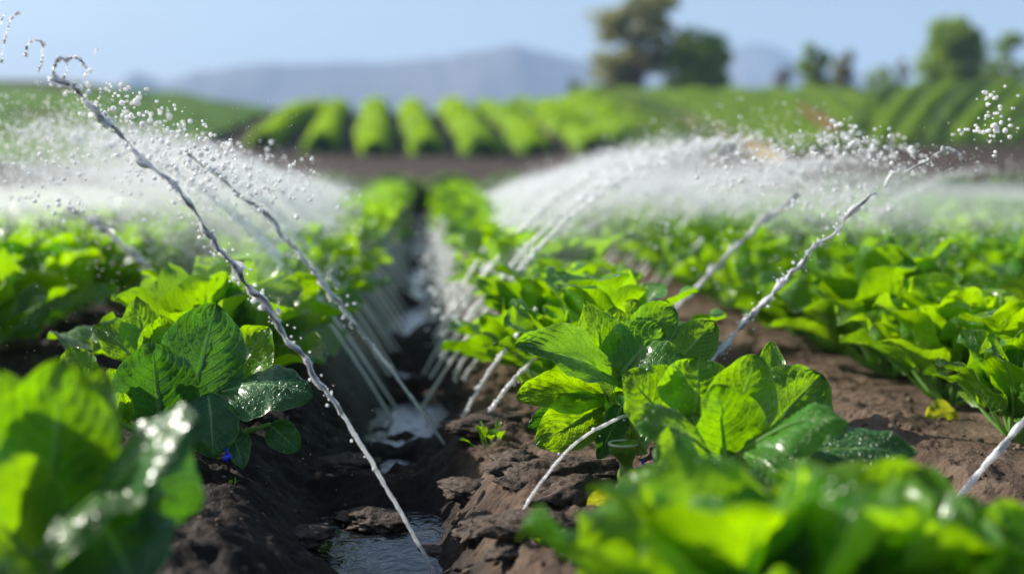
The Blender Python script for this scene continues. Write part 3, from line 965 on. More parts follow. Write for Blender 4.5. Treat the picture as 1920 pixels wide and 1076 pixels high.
# falling mist over the outer rows
g_ = np.random.default_rng(300)
def mist(label, x0, x1, n, seed):
    g_ = np.random.default_rng(seed)
    Y = g_.uniform(3.0, 6.2, n)
    a = g_.uniform(x0, x1, n)
    X = a * Y
    z = .34 + np.abs(g_.normal(0, .03, n)) + .02 * np.sin(X * 3)
    # bottom of the layer thins out
    low = g_.uniform(0, 1, n) < .22
    z = np.where(low, z - g_.uniform(0, .12, n), z)
    C = np.stack([X, Y, z], -1)
    mb = MB(); blobs(mb, C, g_.uniform(.0009, .0022, n), OCT, .2, seed)
    return tag(mb.build('mist', SPRAY), label, 'mist', kind='stuff')


mist('band of white mist hanging over the left rows', -.40, -.05, 9000, 301)
mist('band of white mist hanging over the right rows', .05, .50, 8000, 302)

# airborne mist: nested closed shells, arching over the rows along the furrow
def mist_mat(dens):
    m = bpy.data.materials.new('mist_air'); m.use_nodes = True
    nt = m.node_tree; nt.nodes.clear()
    o_ = nt.nodes.new('ShaderNodeOutputMaterial'); pv = nt.nodes.new('ShaderNodeVolumePrincipled')
    pv.inputs['Color'].default_value = (.94, .97, 1, 1); pv.inputs['Density'].default_value = dens
    pv.inputs['Anisotropy'].default_value = .35
    nt.links.new(pv.outputs[0], o_.inputs['Volume'])
    return m


def closed(mb, dens, label):
    o = mb.build('mist', mist_mat(dens), smooth=False)
    bm = bmesh.new(); bm.from_mesh(o.data)
    bmesh.ops.remove_doubles(bm, verts=bm.verts, dist=1e-5)
    bmesh.ops.recalc_face_normals(bm, faces=bm.faces)
    bm.to_mesh(o.data); bm.free()
    return tag(o, label, 'mist', kind='stuff')


def arch(label, side, layers, dens, ya, yb, x0, x1, seed, zoff=0.0, cc=1.06, x00=.0):
    for j in range(layers):
        mb = MB()
        th = .028 + .032 * j
        ny = 110
        q = np.linspace(0, 1, 36)
        xs_ = x0 + (x1 - x0) * q
        ys_ = np.linspace(ya - .35 * j, yb + .3 * j, ny)
        Z = 1.58 * xs_ - cc * xs_ ** 2 - .135 + zoff
        Z = np.where(xs_ > .7, np.maximum(Z, .30), Z)
        t_ = th * np.sin(np.pi * np.clip(q, .0, 1)) ** .35 * (.8 + .5 * q)
        loopx = np.concatenate([xs_, xs_[::-1][1:-1]]); loopz = np.concatenate([Z + t_, (Z - t_)[::-1][1:-1]])
        loopx = np.append(loopx, loopx[0]); loopz = np.append(loopz, loopz[0])
        YY_, XX_ = np.meshgrid(ys_, loopx, indexing='ij'); ZZ_ = np.broadcast_to(loopz, XX_.shape)
        w_ = vnoise(XX_ * 5, YY_ * 3.0, ZZ_ * 5, seed + j) * .035 + .055 * vnoise(YY_ * 1.1, XX_ * 2, None, seed + j) - .03 + .012 * np.sin(YY_ * 25)
        ZZ_ = (ZZ_ + .115) * crest(YY_) - .115
        P = np.stack([.33 - .38 + side * (.03 + XX_ + x00), YY_, ZZ_ + w_ * (XX_ / x1)], -1)
        n_ = P.shape[1]
        mb.grid(P)
        for e, rev in ((0, False), (-1, True)):
            c_ = P[e].mean(0)
            mb.tris(np.vstack([P[e], c_[None]]), [[i, i + 1, n_] for i in range(n_ - 1)])
        closed(mb, dens, label + ['', ', its thinner veil', ', its thinnest outer veil'][j])


arch('white arch of mist left of the wet furrow', -1, 3, .30, 3.3, 9.0, .02, .82, 1)
arch('white arch of mist right of the wet furrow', 1, 3, .26, 3.8, 9.0, .10, .92, 2)


def slab(label, x0, x1, ya, yb, z, th, dens, seed, layers=3):
    for j in range(layers):
        mb = MB()
        t_ = th * (.4 + .45 * j)
        q = np.linspace(0, 2 * np.pi, 25)
        ys_ = np.linspace(ya - .2 * j, yb + .3 * j, 30)
        fx = np.linspace(0, 1, 30)
        # superellipse section swept across x
        XX_, A = np.meshgrid(fx, q)
        X = x0 + (x1 - x0) * XX_
        Yc = (ya + yb) / 2 + (yb - ya) / 2 * np.sign(np.cos(A)) * np.abs(np.cos(A)) ** .5 * (1 + .04 * j)
        Zc = z + .05 * vnoise(X * .9, Yc * .5, None, seed + 3 + j) + t_ * np.sign(np.sin(A)) * np.abs(np.sin(A)) ** .7 + .03 * vnoise(X * 1.5, Yc * .6, None, seed + j)
        P = np.stack([X, Yc, Zc], -1); P[-1] = P[0]
        mb.grid(P)
        for e in (0, -1):
            ring = P[:, e]; c_ = ring[:-1].mean(0)
            mb.tris(np.vstack([ring, c_[None]]), [[i, i + 1, len(ring)] for i in range(len(ring) - 1)])
        closed(mb, dens, label + ['', ', its thinner veil', ', its thinnest outer veil'][j])


slab('low white layer of mist over the left rows', -4.5, -.9, 3.0, 5.8, .365, .03, .22, 5)
slab('low white layer of mist over the right rows', 1.0, 5.0, 3.1, 6.2, .365, .028, .19, 9)

# ------------------------------------------------------------------ small ground things
def clod(px, py, Y, size, label, seed, squash=.6, mat=SOIL):
    p = W(px, py, Y)
    V, Fc = ICO[3]
    n = fbm(V[:, 0] * 1.6 + seed, V[:, 1] * 1.6, V[:, 2] * 1.6, 4, seed, False)
    n2 = fbm(V[:, 0] * 5 + seed, V[:, 1] * 5, V[:, 2] * 5, 3, seed + 4, True)
    P = V * (1 + .75 * n + .30 * n2)[:, None] * np.array(size) * np.array([1.15, 1.15, .62])
    a = seed * 1.7; c_, s_ = math.cos(a), math.sin(a)
    P = P @ np.array([[c_, s_, 0], [-s_, c_, 0], [0, 0, 1]])
    z = gz(p[0], p[1])
    loc = np.array([p[0], p[1], z - size[2] * .05])
    mb = MB(); mb.tris(P + loc, Fc)
    return tag(mb.build('soil_clod', CLOD, loc=loc), label, 'soil clod', 'clods of earth along the furrow')


CLOD = SOIL2 = simple('clod_soil', (.025, .018, .014), .8, .3, 90, (.115, .08, .058), 1.0, .008, 8)
CL = [(905, 985, 1.9, (.05, .03, .022), 'dark tongue of mud at the right water edge'), (1010, 990, 1.75, (.06, .035, .028), 'smooth brown clod between the violet jet and the small weeds'),
      (1165, 1010, 1.7, (.055, .04, .03), 'crumbly brown clod beside the small weeds'), (1060, 880, 2.0, (.08, .05, .035), 'large pitted clod under the pointed leaves'),
      (890, 905, 2.15, (.06, .04, .022), 'low lit clod at the edge of the pool'), (930, 830, 2.4, (.07, .05, .025), 'brown clod behind the pool by the short bright jets'),
      (690, 900, 2.15, (.05, .04, .02), 'dark clod left of the pool'), (560, 935, 2.0, (.05, .035, .015), 'dark wet clod on the left bank'),
      (1130, 1055, 1.6, (.05, .03, .02), 'brown clod on the bottom edge below the weeds'), (1090, 930, 1.9, (.07, .03, .03), 'rounded clod under the violet jet'),
      (740, 905, 2.2, (.03, .02, .012), 'small dark clod in front of the pool'), (960, 1040, 1.72, (.04, .02, .014), 'flat crumb of mud at the foot of the violet jet'),
      (640, 860, 2.4, (.05, .05, .02), 'wet clod behind the thick jet'), (975, 905, 2.05, (.05, .04, .03), 'cracked clod right of the pool'),
      (1700, 840, 2.1, (.03, .03, .012), 'small dry clod on the sunny right bank'), (700, 975, 1.95, (.045, .03, .014), 'dark lump of mud in the shallow water'),
      (760, 1030, 1.85, (.04, .02, .010), 'flat mud lump near the foot of the thick jet'), (820, 955, 1.98, (.03, .02, .010), 'small mud island in mid water')]
for i, (px, py, Y, sz, lb) in enumerate(CL):
    clod(px, py, Y, sz, lb, 10 + i)


# countless crumbs of earth on the banks
g_ = np.random.default_rng(55)
n = 1500
cy_ = g_.uniform(1.5, 3.4, n); cx_ = g_.uniform(-.75, 1.5, n)
cr_ = np.clip(g_.lognormal(math.log(.0026), .5, n), .001, .009)
cmb = MB(); blobs(cmb, np.stack([cx_, cy_, ground_h(cx_, cy_) + cr_ * .3], -1), cr_, ICO[1], .45, 6)
tag(cmb.build('soil_crumbs', simple('crumb_soil', (.06, .042, .03), .9, .2, 300, (.24, .17, .12), .8, .002), smooth=False), 'small loose crumbs of earth scattered on both banks', 'soil crumbs', kind='stuff')


def weed(px, py, Y, label, n, size, seed, mat=LEAF_LIME):
    p = W(px, py, Y); z = gz(p[0], p[1])
    loc = (p[0], p[1], z)
    t = thing('weed_seedling', label, 'weed', loc, 'weeds on the mud')
    f, s = MB(), MB(); g_ = np.random.default_rng(seed)
    for k in range(n):
        th = g_.uniform(0, 6.28); el = g_.uniform(.5, 1.35)
        r0 = g_.uniform(0, size * .5)
        st = np.array(loc) + np.array([math.cos(th) * r0, math.sin(th) * r0, 0])
        dd = np.array([math.cos(th) * math.cos(el), math.sin(th) * math.cos(el), math.sin(el)])
        b = st + dd * size * g_.uniform(.3, .8)
        leaf(f, s, b, b + dd * size * .5 + np.array([0, 0, -.1 * size]), size * .34, np.array([-dd[0], -dd[1], 1.2]), .2, .2, .1, seed + k, 7, 9, .6, .1, st, .0006)
    f.build('foliage', mat, t); s.build('leaf_stalks', STALK, t)


weed(918, 850, 2.3, 'lit seedling on the brown bank between pool and right lettuce', 14, .045, 1)
weed(1020, 1030, 1.68, 'patch of tiny dark green weeds near the bottom edge', 46, .024, 2, LEAF)
weed(612, 900, 2.1, 'tiny lime seedling alone on the dark left bank', 5, .012, 3)
weed(938, 1045, 1.72, 'tiny yellow sprout at the foot of the violet jet', 4, .012, 4, LEAF_YEL)
weed(430, 885, 2.0, 'small lime leaf lying under the sharp left lettuce', 3, .02, 5)
weed(890, 905, 2.2, 'tiny yellow sprout at the edge of the pool', 4, .010, 6, LEAF_YEL)

# stray leaf on the soil, blue fittings, cut stem
ym = MB(); leaf(ym, None, W(1150, 930, 1.86), W(1100, 945, 1.82), .035, (.2, -.9, .4), .1, .1, .2, 5, 11, 13)
tag(ym.build('fallen_leaf', LEAF_YEL), 'small yellow leaf on brown soil left of the curled lettuce', 'leaf')
ym = MB(); leaf(ym, None, W(1790, 770, 2.45), W(1735, 785, 2.42), .06, (.2, -.8, .7), .1, .1, .2, 6, 11, 13)
tag(ym.build('fallen_leaf', LEAF_YEL), 'yellow-green leaf resting on the dry bank at right', 'leaf')
BLUE = simple('blue_plastic', (.01, .03, .5), .2, .6, 200, (.02, .06, .75), .2, .001)


def bead(px, py, Y, r, label):
    loc = W(px, py, Y)
    m = MB(); V, Fc = ICO[3]
    q = 1 + .07 * np.cos(np.arctan2(V[:, 1], V[:, 0]) * 9)
    m.tris(V * np.array([r, r, r * .85]) * q[:, None] + loc, Fc)
    a = np.linspace(0, 1, 8)[:, None]
    m.tube(loc + np.array([0, 0, r * .6]) + a * np.array([-.002, 0, r * 1.3]), .0022, 8)
    return tag(m.build('dripper_cap', BLUE, loc=loc), label, 'dripper')


bead(1207, 884, 1.9, .0105, 'round ribbed blue plastic dripper under the right lettuces')
bead(427, 858, 2.02, .008, 'dark blue plastic dripper under the sharp left lettuce')
# cut green stem with a pale rim
loc = W(1172, 905, 1.93); top = W(1168, 832, 1.93)
m = MB(); q = np.linspace(0, 1, 24)
c = loc[None] + (top - loc)[None] * q[:, None] + np.array([.004, 0, 0]) * np.sin(q * 3)[:, None]
m.tube(c, .011 + .018 * np.clip(q - .45, 0, 1) ** 1.0 + .003 * np.sin(q * 9), 18, .15, 3, 40)
t = thing('cut_stem', 'cut green stem flaring to a pale rim under the pointed leaves', 'stem', loc)
m.build('stem', simple('stem_green', (.06, .16, .015), .35, .5, 90, (.2, .36, .04), .4, .002, trans=(.4, .6, .03), tmix=.25), t)
a = np.linspace(0, 2 * math.pi, 30)
MB().tube(top[None] + np.stack([np.cos(a) * .0215, np.sin(a) * .0215, a * 0 + .0005], -1), .0022, 8, caps=False).build('rim', simple('stem_rim', (.5, .6, .4), .4), t)


# ------------------------------------------------------------------ far crops
def leafquads(mb, C, Nrm, size, seed):
    g_ = np.random.default_rng(seed); n = len(C)
    d = Nrm + g_.normal(0, .6, (n, 3)); d /= np.linalg.norm(d, axis=1)[:, None]
    a = np.cross(d, g_.normal(0, 1, (n, 3))); a /= np.linalg.norm(a, axis=1)[:, None]
    b = np.cross(d, a)
    s = size * g_.uniform(.6, 1.4, n)[:, None]
    P = np.stack([C - a * s, C - b * s * .55, C + a * s, C + b * s * .55], 1)
    P[:, 2] += d * s * .25; P[:, 0] += d * s * .25
    mb.quads(P.reshape(-1, 3), np.arange(n * 4).reshape(n, 4))


def hedge(name, label, cat, group, pxs, w, h, seed, leafm, corem, dens=60, ls=.12, lumps=1.0, off=0.0, y0=30, y1=110):
    pts = np.array([hit(a, b, y0, y1) for a, b in pxs])
    c, s = jet_pts(pts, 40)
    c[:, 2] = far_h(c[:, 0], c[:, 1])
    L = s[-1]
    T = np.gradient(c, axis=0); T[:, 2] = 0; T /= np.linalg.norm(T, axis=1)[:, None]
    Sd = np.stack([T[:, 1], -T[:, 0], T[:, 0] * 0], -1)
    g_ = np.random.default_rng(seed)
    t = thing(name, label, cat, c[0], group)
    a = np.linspace(0, math.pi, 11)
    lump = 1 + .24 * lumps * vnoise(s * .45 + seed, s * 0, None, seed)
    taper = np.minimum(1, np.minimum(s, L - s) / (w * .5) * .6 + .35)
    ww = w / 2 * lump * taper; hh = h * lump * taper
    P = c[:, None] + Sd[:, None] * (ww[:, None] * np.cos(a)[None])[..., None] * .93 + np.array([0, 0, 1])[None, None] * (hh[:, None] * np.sin(a)[None] - .05)[..., None] * .93
    m = MB(); m.grid(P)
    for e in (0, -1):
        m.tris(np.vstack([P[e], c[e][None]]), [[i, i + 1, 11] for i in range(10)])
    m.build('branches', corem, t)
    n = int(dens * L)
    f = g_.uniform(0, 39, n); i = f.astype(int); fr = (f - i)[:, None]; i2 = np.minimum(i + 1, 39)
    cc = c[i] * (1 - fr) + c[i2] * fr; sd = Sd[i]; th = g_.uniform(0, math.pi, n)
    C = cc + sd * (ww[i] * np.cos(th))[:, None] + np.array([0, 0, 1.0]) * (hh[i] * np.sin(th))[:, None]
    Nr = sd * np.cos(th)[:, None] + np.array([0, 0, 1.0]) * np.sin(th)[:, None]
    lm = MB(); leafquads(lm, C, Nr, ls, seed); lm.build('foliage', leafm, t)
    return t


MN = [([(605, 193), (560, 225), (490, 278)], 1.5, 'slanting bright green crop row at the left end of the hillside rows'),
      ([(640, 198), (622, 230), (600, 288)], 1.5, 'short rounded crop row second from the left end'),
      ([(705, 198), (700, 240), (702, 292)], 1.6, 'crop row below the left part of the blue mountain, third from left'),
      ([(772, 196), (780, 240), (800, 292)], 1.6, 'upright bright crop row fourth from left'),
      ([(845, 194), (868, 235), (905, 295)], 1.7, 'crop row leaning right, fifth from left'),
      ([(905, 191), (945, 225), (1005, 292)], 1.7, 'crop row leaning right, below the mountain peak'),
      ([(965, 187), (1030, 225), (1120, 288)], 1.9, 'broad crop row with a bright lower end right of the peak'),
      ([(1020, 184), (1090, 215), (1180, 278)], 1.6, 'long slanting crop row next to the dull green scrub'),
      ([(1080, 182), (1150, 212), (1245, 272)], 1.5, 'darkest slanting crop row by the tan track')]
for i, (p, w_, lb) in enumerate(MN):
    hedge('crop_row', lb, 'crop row', 'rounded crop rows on the middle hillside', p, w_ * .86, .8, 400 + i, MOUND_LEAF if i < 8 else ROW_GREEN, MOUND_CORE, 110, .16)
DULL = simple('scrub_leaf', (.06, .13, .02), .6, .3, 2, (.12, .2, .05), trans=(.25, .4, .05), tmix=.35)
for i, (p, w_) in enumerate([([(1120, 205), (1210, 235), (1290, 285)], 1.2), ([(1190, 215), (1290, 255), (1370, 290)], 1.0), ([(1165, 262), (1210, 285), (1270, 300)], .9)]):
    hedge('scrub_row', ['dull green scrub running down beside the tan track', 'pale scrub row directly along the tan track', 'low scrub at the foot of the hillside rows'][i], 'scrub', 'scrub beside the tan track', p, w_, .6, 430 + i, DULL, MOUND_CORE, 90, .14)

# right hill terraces
RG = 'thin crop lines fanning over the right hill'
for k in range(6):
    x0 = 1150 + 72 * k; y0_ = 171 - .8 * k
    p = [(x0, y0_ + 2), (x0 + 130 - 4 * k, y0_ + 26), (1530 + 20 * k, 284 - 11 * k)]
    hedge('crop_line', f'{["lowest", "second lowest", "third lowest", "fourth lowest", "second highest", "uppermost"][k]} crop line falling rightwards above the tan track', 'crop line', RG, p, 1.0, .16, 450 + k, ROW_GREEN, MOUND_CORE, 70, .16, .5)
ordn = ['first', 'second', 'third', 'fourth', 'fifth', 'sixth', 'seventh', 'eighth', 'ninth', 'tenth', 'eleventh']
for k in range(8):
    xb, yb = 1590 + 52 * k, 276 - 2 * k
    xt, yt = 1630 + 56 * k, 160 - 1.2 * k
    p = [(xb, yb), (xb + 18, 235), (xt + 20, yt + 18), (xt + 50, yt + 4)]
    hedge('crop_line', f'{ordn[k]} crop line, counted from the left, rising to the right hilltop', 'crop line', RG, p, .66, .26, 470 + k, ROW_GREEN if k % 3 else DULL, MOUND_CORE, 70, .16, .5)

# cabbage-like low rows between field and bare soil
CB = simple('low_crop_leaf', (.05, .12, .03), .5, .3, 3, (.14, .24, .07), trans=(.25, .45, .06), tmix=.35)
lc = 0
for j, (yy_, h_) in enumerate([(17.0, .34), (18.6, .36)]):
    for i in range(30):
        x = (-11 + i * .95 + (j * .4)) * .8
        px = 800 + F * x / yy_
        if 600 < px < 1400 or (j == 0 and (1500 < px < 1980)):
            z = gz(x, yy_)
            g_ = np.random.default_rng(600 + lc)
            n = 260
            d = g_.normal(0, 1, (n, 3)); d[:, 2] = np.abs(d[:, 2]); d /= np.linalg.norm(d, axis=1)[:, None]
            C = np.array([x, yy_, z]) + d * np.array([.42, .36, h_])
            mb = MB(); leafquads(mb, C, d, .085, 600 + lc)
            t = thing('cabbage', f'blurred dull green cabbage in the {"nearer" if j == 0 else "farther"} row before the bare soil', 'cabbage', (x, yy_, z), f'cabbages in the {"nearer" if j == 0 else "farther"} row before the bare soil')
            mb.build('foliage', CB, t)
            k_ = MB(); V, Fc = ICO[1]; V = V * (1 + .15 * vnoise(V[:, 0] * 3 + lc, V[:, 1] * 3, V[:, 2] * 3, lc))[:, None]
            k_.tris(V * np.array([.36, .31, h_ * .85]) + np.array([x, yy_, z]), Fc); k_.build('heart', MOUND_CORE, t)
            lc += 1


# hillside sheets
def sheet(name, label, mat, poly, off, amp=.0, n=60):
    """bilinear patch between two pixel polylines, laid on the slope"""
    a, b = poly
    A = np.array(a, float); B = np.array(b, float)
    t = np.linspace(0, 1, n)
    ia = np.stack([np.interp(t, np.linspace(0, 1, len(A)), A[:, k]) for k in (0, 1)], -1)
    ib = np.stack([np.interp(t, np.linspace(0, 1, len(B)), B[:, k]) for k in (0, 1)], -1)
    Ha = np.array([hit(*p, 28, 110) for p in ia]); Hb = np.array([hit(*p, 28, 110) for p in ib])
    s = np.linspace(0, 1, 24)[:, None, None]
    P = Ha[None] * (1 - s) + Hb[None] * s
    P[..., 2] = far_h(P[..., 0], P[..., 1]) + off + amp * fbm(P[..., 0] * .5, P[..., 1] * .5, None, 3, 9)
    o = MB().grid(P).build(name, mat); o['kind'] = 'structure'; o['label'] = label
    return o


GRASSM = simple('hill_grass', (.035, .11, .003), .8, .2, .35, (.12, .24, .006), .6, .3, 6)
GRASS2 = simple('hill_grass_pale', (.035, .07, .01), .8, .2, .5, (.07, .13, .015), .6, .3, 6)
TRACK = simple('track_earth', (.42, .30, .15), .9, .2, .8, (.5, .36, .2), .4, .1, 5)
ORG = simple('bare_earth', (.22, .11, .05), .9, .2, .8, (.3, .15, .07), .4, .1, 5)
sheet('grassy_hillside', 'plain green hillside at left behind the spray', GRASSM,
      ([(-260, 168), (60, 163), (250, 172), (420, 190), (530, 195)], [(-260, 320), (60, 318), (250, 312), (400, 262), (500, 215)]), .12, .3)
sheet('green_hillside', 'pale green base of the terraced hill at right', GRASS2,
      ([(1090, 170), (1300, 168), (1500, 163), (1700, 160), (1950, 150), (2100, 150)], [(1200, 200), (1350, 258), (1480, 292), (1650, 278), (1950, 272), (2100, 270)]), .05, .04)
sheet('dirt_track', 'tan dirt track slanting down between the rows and the right hill', TRACK,
      ([(1090, 176), (1190, 192), (1290, 226), (1390, 262), (1485, 296)], [(1092, 180), (1195, 203), (1285, 243), (1380, 285), (1465, 316)]), .10)
sheet('bare_patch', 'orange bare earth patch between crop lines on the right hill', ORG,
      ([(1500, 205), (1530, 225), (1575, 245)], [(1500, 214), (1525, 240), (1560, 262)]), .30)

# ------------------------------------------------------------------ trees
BARK = simple('bark', (.09, .06, .04), .9, .2, 12, (.15, .11, .08), .5, .03)


def tree(label, px, py, Y, wpx, hpx, kind, mat, seed, nclump=26, dens=90, trunk_h=.25, group='trees on the skyline', ls=.22):
    b = W(px, py, Y); b[2] = float(far_h(b[0], b[1])) - .05
    hgt = hpx * Y / F; wid = wpx * Y / F
    # lift so that the top lands right even when the slope hides the foot
    g_ = np.random.default_rng(seed)
    t = thing('tree' if hgt > 2 else 'bush', label, 'tree' if hgt > 2 else 'bush', b, group)
    tr = MB()
    base_py = W(px, py, Y)[2]
    top = base_py + hgt
    H = top - b[2]
    lean = g_.uniform(-.06, .06) * H
    q = np.linspace(0, 1, 8)
    c = b[None] + np.stack([lean * q ** 2, q * 0, q * H * .7], -1)
    tr.tube(c, .035 * H * (1 - .75 * q) + .02, 9, .2, seed, 2)
    cl, cr = MB(), []
    for k in range(nclump):
        if kind == 'open':
            th = g_.uniform(0, 6.28); rr = g_.uniform(.25, 1) ** .6
            z = g_.uniform(.22, .97)
            prof = math.sin(math.pi * min(1, max(.12, (z - .02) * .95))) ** .5
            p = b + np.array([math.cos(th) * rr * wid / 2 * prof * .85, math.sin(th) * rr * wid / 2 * prof * .85, H * z])
            s = np.array([.16, .16, .075]) * wid * g_.uniform(.6, 1.15)
        else:
            th = g_.uniform(0, 6.28); z = g_.uniform(.1, .92)
            prof = math.sqrt(max(.05, 1 - ((z - .45) / .58) ** 2))
            rr = g_.uniform(.2, 1) ** .5
            p = b + np.array([math.cos(th) * rr * wid / 2 * prof * .78, math.sin(th) * rr * wid / 2 * prof * .78, H * z])
            s = np.array([.2, .2, .17]) * wid * g_.uniform(.65, 1.1)
        cr.append((p, s))
        q0 = c[min(7, max(1, int(z * 7)))]
        if kind == 'open' or k % 3 == 0:
            mid_ = (q0 + p) / 2 + np.array([0, 0, -.04 * H])
            pts, _ = jet_pts([q0, mid_, p], 8)
            tr.tube(pts, np.linspace(.010 * H, .003 * H, 8), 6)
    tr.build('trunk', BARK, t)
    lm = MB()
    for j, (p, s) in enumerate(cr):
        d = g_.normal(0, 1, (dens, 3)); d /= np.linalg.norm(d, axis=1)[:, None]
        rad = g_.uniform(.45, 1, dens)[:, None] ** .6
        leafquads(lm, p + d * rad * s, d, ls * wid / 6 + .05, seed * 50 + j)
    lm.build('crown', mat, t)
    return t


T1 = simple('tree_leaf_olive', (.17, .19, .07), .6, .3, 2, (.28, .28, .11), trans=(.6, .6, .2), tmix=.3)
T2 = simple('tree_leaf_green', (.08, .17, .02), .6, .3, 2, (.2, .3, .03), trans=(.6, .8, .05), tmix=.35)
T3 = simple('tree_leaf_brown', (.14, .11, .06), .7, .2, 2, (.2, .15, .09), trans=(.2, .16, .08), tmix=.3)
tree('tall open-crowned tree with spreading limbs on the skyline', 1195, 160, 92, 195, 168, 'open', T1, 701, 40, 60)
tree('dense broad bush joined to the right foot of the tall open tree', 1305, 160, 90, 140, 104, 'round', T2, 702, 34, 110)
tree('low brown scrub under the left side of the tall open tree', 1160, 162, 94, 100, 50, 'round', T3, 703, 16, 80)
tree('small bright green tree, left of a narrow dark tree', 1528, 156, 92, 66, 76, 'round', T2, 704, 30, 130)
tree('narrow dark tree right beside the small bright green one', 1582, 156, 94, 46, 66, 'round', T1, 705, 26, 130)
tree('low green bush at the left of the gap before the big round tree', 1650, 154, 94, 56, 34, 'round', T2, 706, 12, 80)
tree('small dark bush between low bush and the big round tree', 1693, 152, 94, 38, 46, 'round', T1, 707, 12, 80)
tree('big round dense tree on the right hilltop', 1788, 148, 90, 128, 108, 'round', T2, 708, 46, 120)
tree('thin hazy tree at the right edge of the skyline', 1890, 146, 96, 100, 84, 'open', T2, 709, 30, 60)
tree('brownish bare bush left of the small bright tree', 1468, 160, 96, 56, 36, 'round', T3, 710, 12, 60)
tree('reddish shrub alone beside the foot of the mountain', 1075, 172, 94, 34, 28, 'round', T3, 711, 8, 60)

# ------------------------------------------------------------------ mountains
def mountain(name, label, prof, Y, depth, mat, seed, floor_=-30):
    px = np.linspace(prof[0][0], prof[-1][0], 220)
    py = np.interp(px, [p[0] for p in prof], [p[1] for p in prof])
    crest = np.array([W(a, b, Y) for a, b in zip(px, py)])
    crest[:, 2] += Y * .0018 * fbm(px * .03, px * 0, None, 4, seed)
    rows_ = []
    for f in np.linspace(0, 1, 30):
        r = crest.copy(); r[:, 1] = Y - depth + depth * f
        s = f ** 1.15
        r[:, 0] = crest[:, 0] * (1 - .0 * (1 - f))
        z = floor_ + (crest[:, 2] - floor_) * s
        z += (crest[:, 2] - floor_) * .22 * s * (1 - s) * fbm(r[:, 0] * 6 / Y * 2, r[:, 1] * 5 / Y * 2, None, 4, seed + 1, True)
        r[:, 2] = z; rows_.append(r)
    for f in np.linspace(.1, 1, 8):
        r = crest.copy(); r[:, 1] = Y + depth * f; r[:, 2] = floor_ + (crest[:, 2] - floor_) * (1 - f); rows_.append(r)
    o = MB().grid(np.array(rows_)).build(name, mat); o['kind'] = 'structure'; o['label'] = label


MT = simple('mountain_rock', (.11, .10, .09), .95, .1, .008, (.2, .17, .15), 0, 1, 6)
mountain('mountain', 'hazy blue mountain range with a rounded peak', [(150, 195), (210, 160), (255, 133), (310, 152), (360, 138), (440, 124), (520, 120), (600, 118), (700, 118), (790, 112), (850, 104), (910, 92), (960, 84), (1010, 94), (1080, 112), (1160, 132), (1240, 160), (1330, 200)], 1500, 400, MT, 5)
mountain('mountain', 'dim blue second mountain behind the skyline trees', [(1250, 190), (1320, 120), (1370, 88), (1410, 80), (1450, 88), (1500, 112), (1570, 135), (1680, 150), (1900, 175), (2100, 200)], 2000, 400, MT, 8)

# broad plain beneath the mountains, so that no gap shows below their feet
X_, Y_ = np.meshgrid(np.linspace(-1550, 2050, 30), np.linspace(395, 2650, 30))
pl = MB().grid(np.stack([X_, Y_, np.full_like(X_, -7.0) - (Y_ - 395) * .002], -1)).build('far_plain', MT); pl['kind'] = 'structure'; pl['label'] = 'far plain below the mountains'

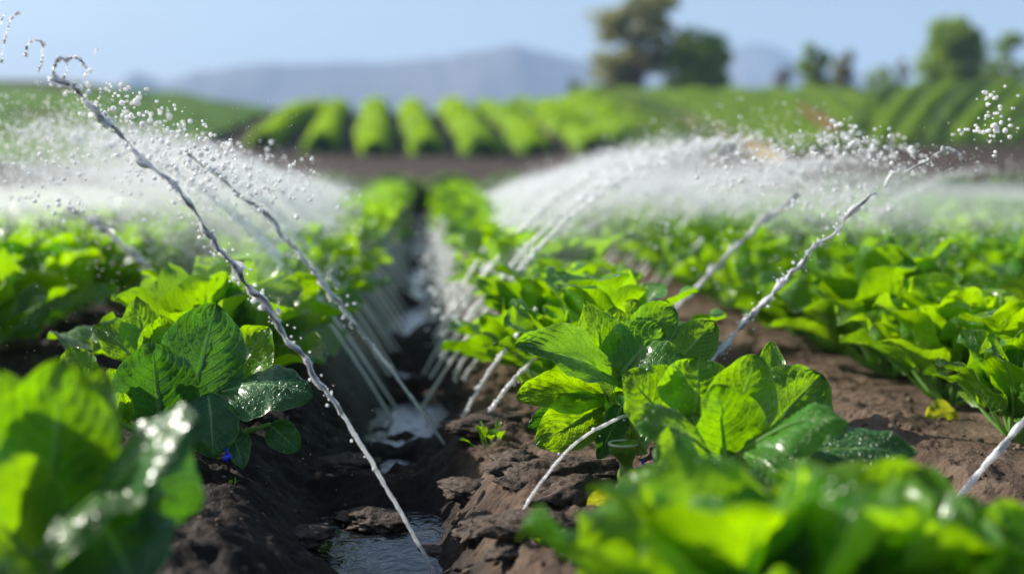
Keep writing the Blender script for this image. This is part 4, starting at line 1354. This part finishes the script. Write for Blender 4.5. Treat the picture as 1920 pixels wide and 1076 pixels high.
# haze
HZ = bpy.data.materials.new('haze_air'); HZ.use_nodes = True
nt = HZ.node_tree; nt.nodes.clear()
o_ = nt.nodes.new('ShaderNodeOutputMaterial'); pv = nt.nodes.new('ShaderNodeVolumePrincipled')
pv.inputs['Color'].default_value = (.47, .68, 1, 1); pv.inputs['Density'].default_value = .00055
nt.links.new(pv.outputs[0], o_.inputs['Volume'])
mb = MB()
x0, x1, y0, y1, z0, z1 = -1600, 2100, -60, 2700, -40, 230
v = [(x0, y0, z0), (x1, y0, z0), (x1, y1, z0), (x0, y1, z0), (x0, y0, z1), (x1, y0, z1), (x1, y1, z1), (x0, y1, z1)]
mb.quads(v, [(0, 3, 2, 1), (4, 5, 6, 7), (0, 1, 5, 4), (1, 2, 6, 5), (2, 3, 7, 6), (3, 0, 4, 7)])
hz = mb.build('haze', HZ, smooth=False); hz['kind'] = 'stuff'; hz['label'] = 'pale blue haze in the air towards the mountains'; hz['category'] = 'haze'

# ------------------------------------------------------------------ light, sky, camera
sd = np.array([-.76, .44, .50]); sd /= np.linalg.norm(sd)
EL = math.asin(sd[2]); AZ = math.atan2(sd[0], sd[1])
wd = bpy.data.worlds.new('World'); scene.world = wd; wd.use_nodes = True
nt = wd.node_tree; bg = nt.nodes['Background']
sk = nt.nodes.new('ShaderNodeTexSky'); sk.sky_type = 'NISHITA'; sk.sun_disc = False
sk.sun_elevation = EL; sk.sun_rotation = AZ; sk.air_density = 1.0; sk.dust_density = 1.6; sk.ozone_density = 1.1
nt.links.new(sk.outputs[0], bg.inputs[0]); bg.inputs[1].default_value = .078
ld = bpy.data.lights.new('sun', 'SUN'); ld.energy = 5.0; ld.angle = R(.53); ld.color = (1, .95, .86)
lo = bpy.data.objects.new('sun', ld); COL.objects.link(lo)
lo.rotation_euler = Vector(sd).to_track_quat('Z', 'Y').to_euler()
lo.location = (-30, 20, 40)

cd = bpy.data.cameras.new('camera'); co = bpy.data.objects.new('camera', cd); COL.objects.link(co)
co.location = cam_loc; co.rotation_euler = (math.pi / 2 - PITCH, 0, -YAW)
cd.sensor_width = 36; cd.lens = 36 * F / 1920; cd.clip_start = .02; cd.clip_end = 20000
cd.dof.use_dof = True; cd.dof.focus_distance = 2.08; cd.dof.aperture_fstop = .045 / .0265
scene.camera = co

for o in COL.objects:
    if '_o' in o: del o['_o']
scene.render.engine = 'CYCLES'
scene.cycles.use_denoising = True
scene.cycles.max_bounces = 10; scene.cycles.transmission_bounces = 8; scene.cycles.transparent_max_bounces = 80
scene.cycles.volume_bounces = 1
scene.cycles.caustics_refractive = False; scene.cycles.caustics_reflective = False
scene.cycles.sample_clamp_indirect = 4; scene.cycles.sample_clamp_direct = 20
vs = scene.view_settings
vs.view_transform = 'Standard'; vs.look = 'None'; vs.exposure = .85; vs.gamma = 1; vs.use_curve_mapping = False
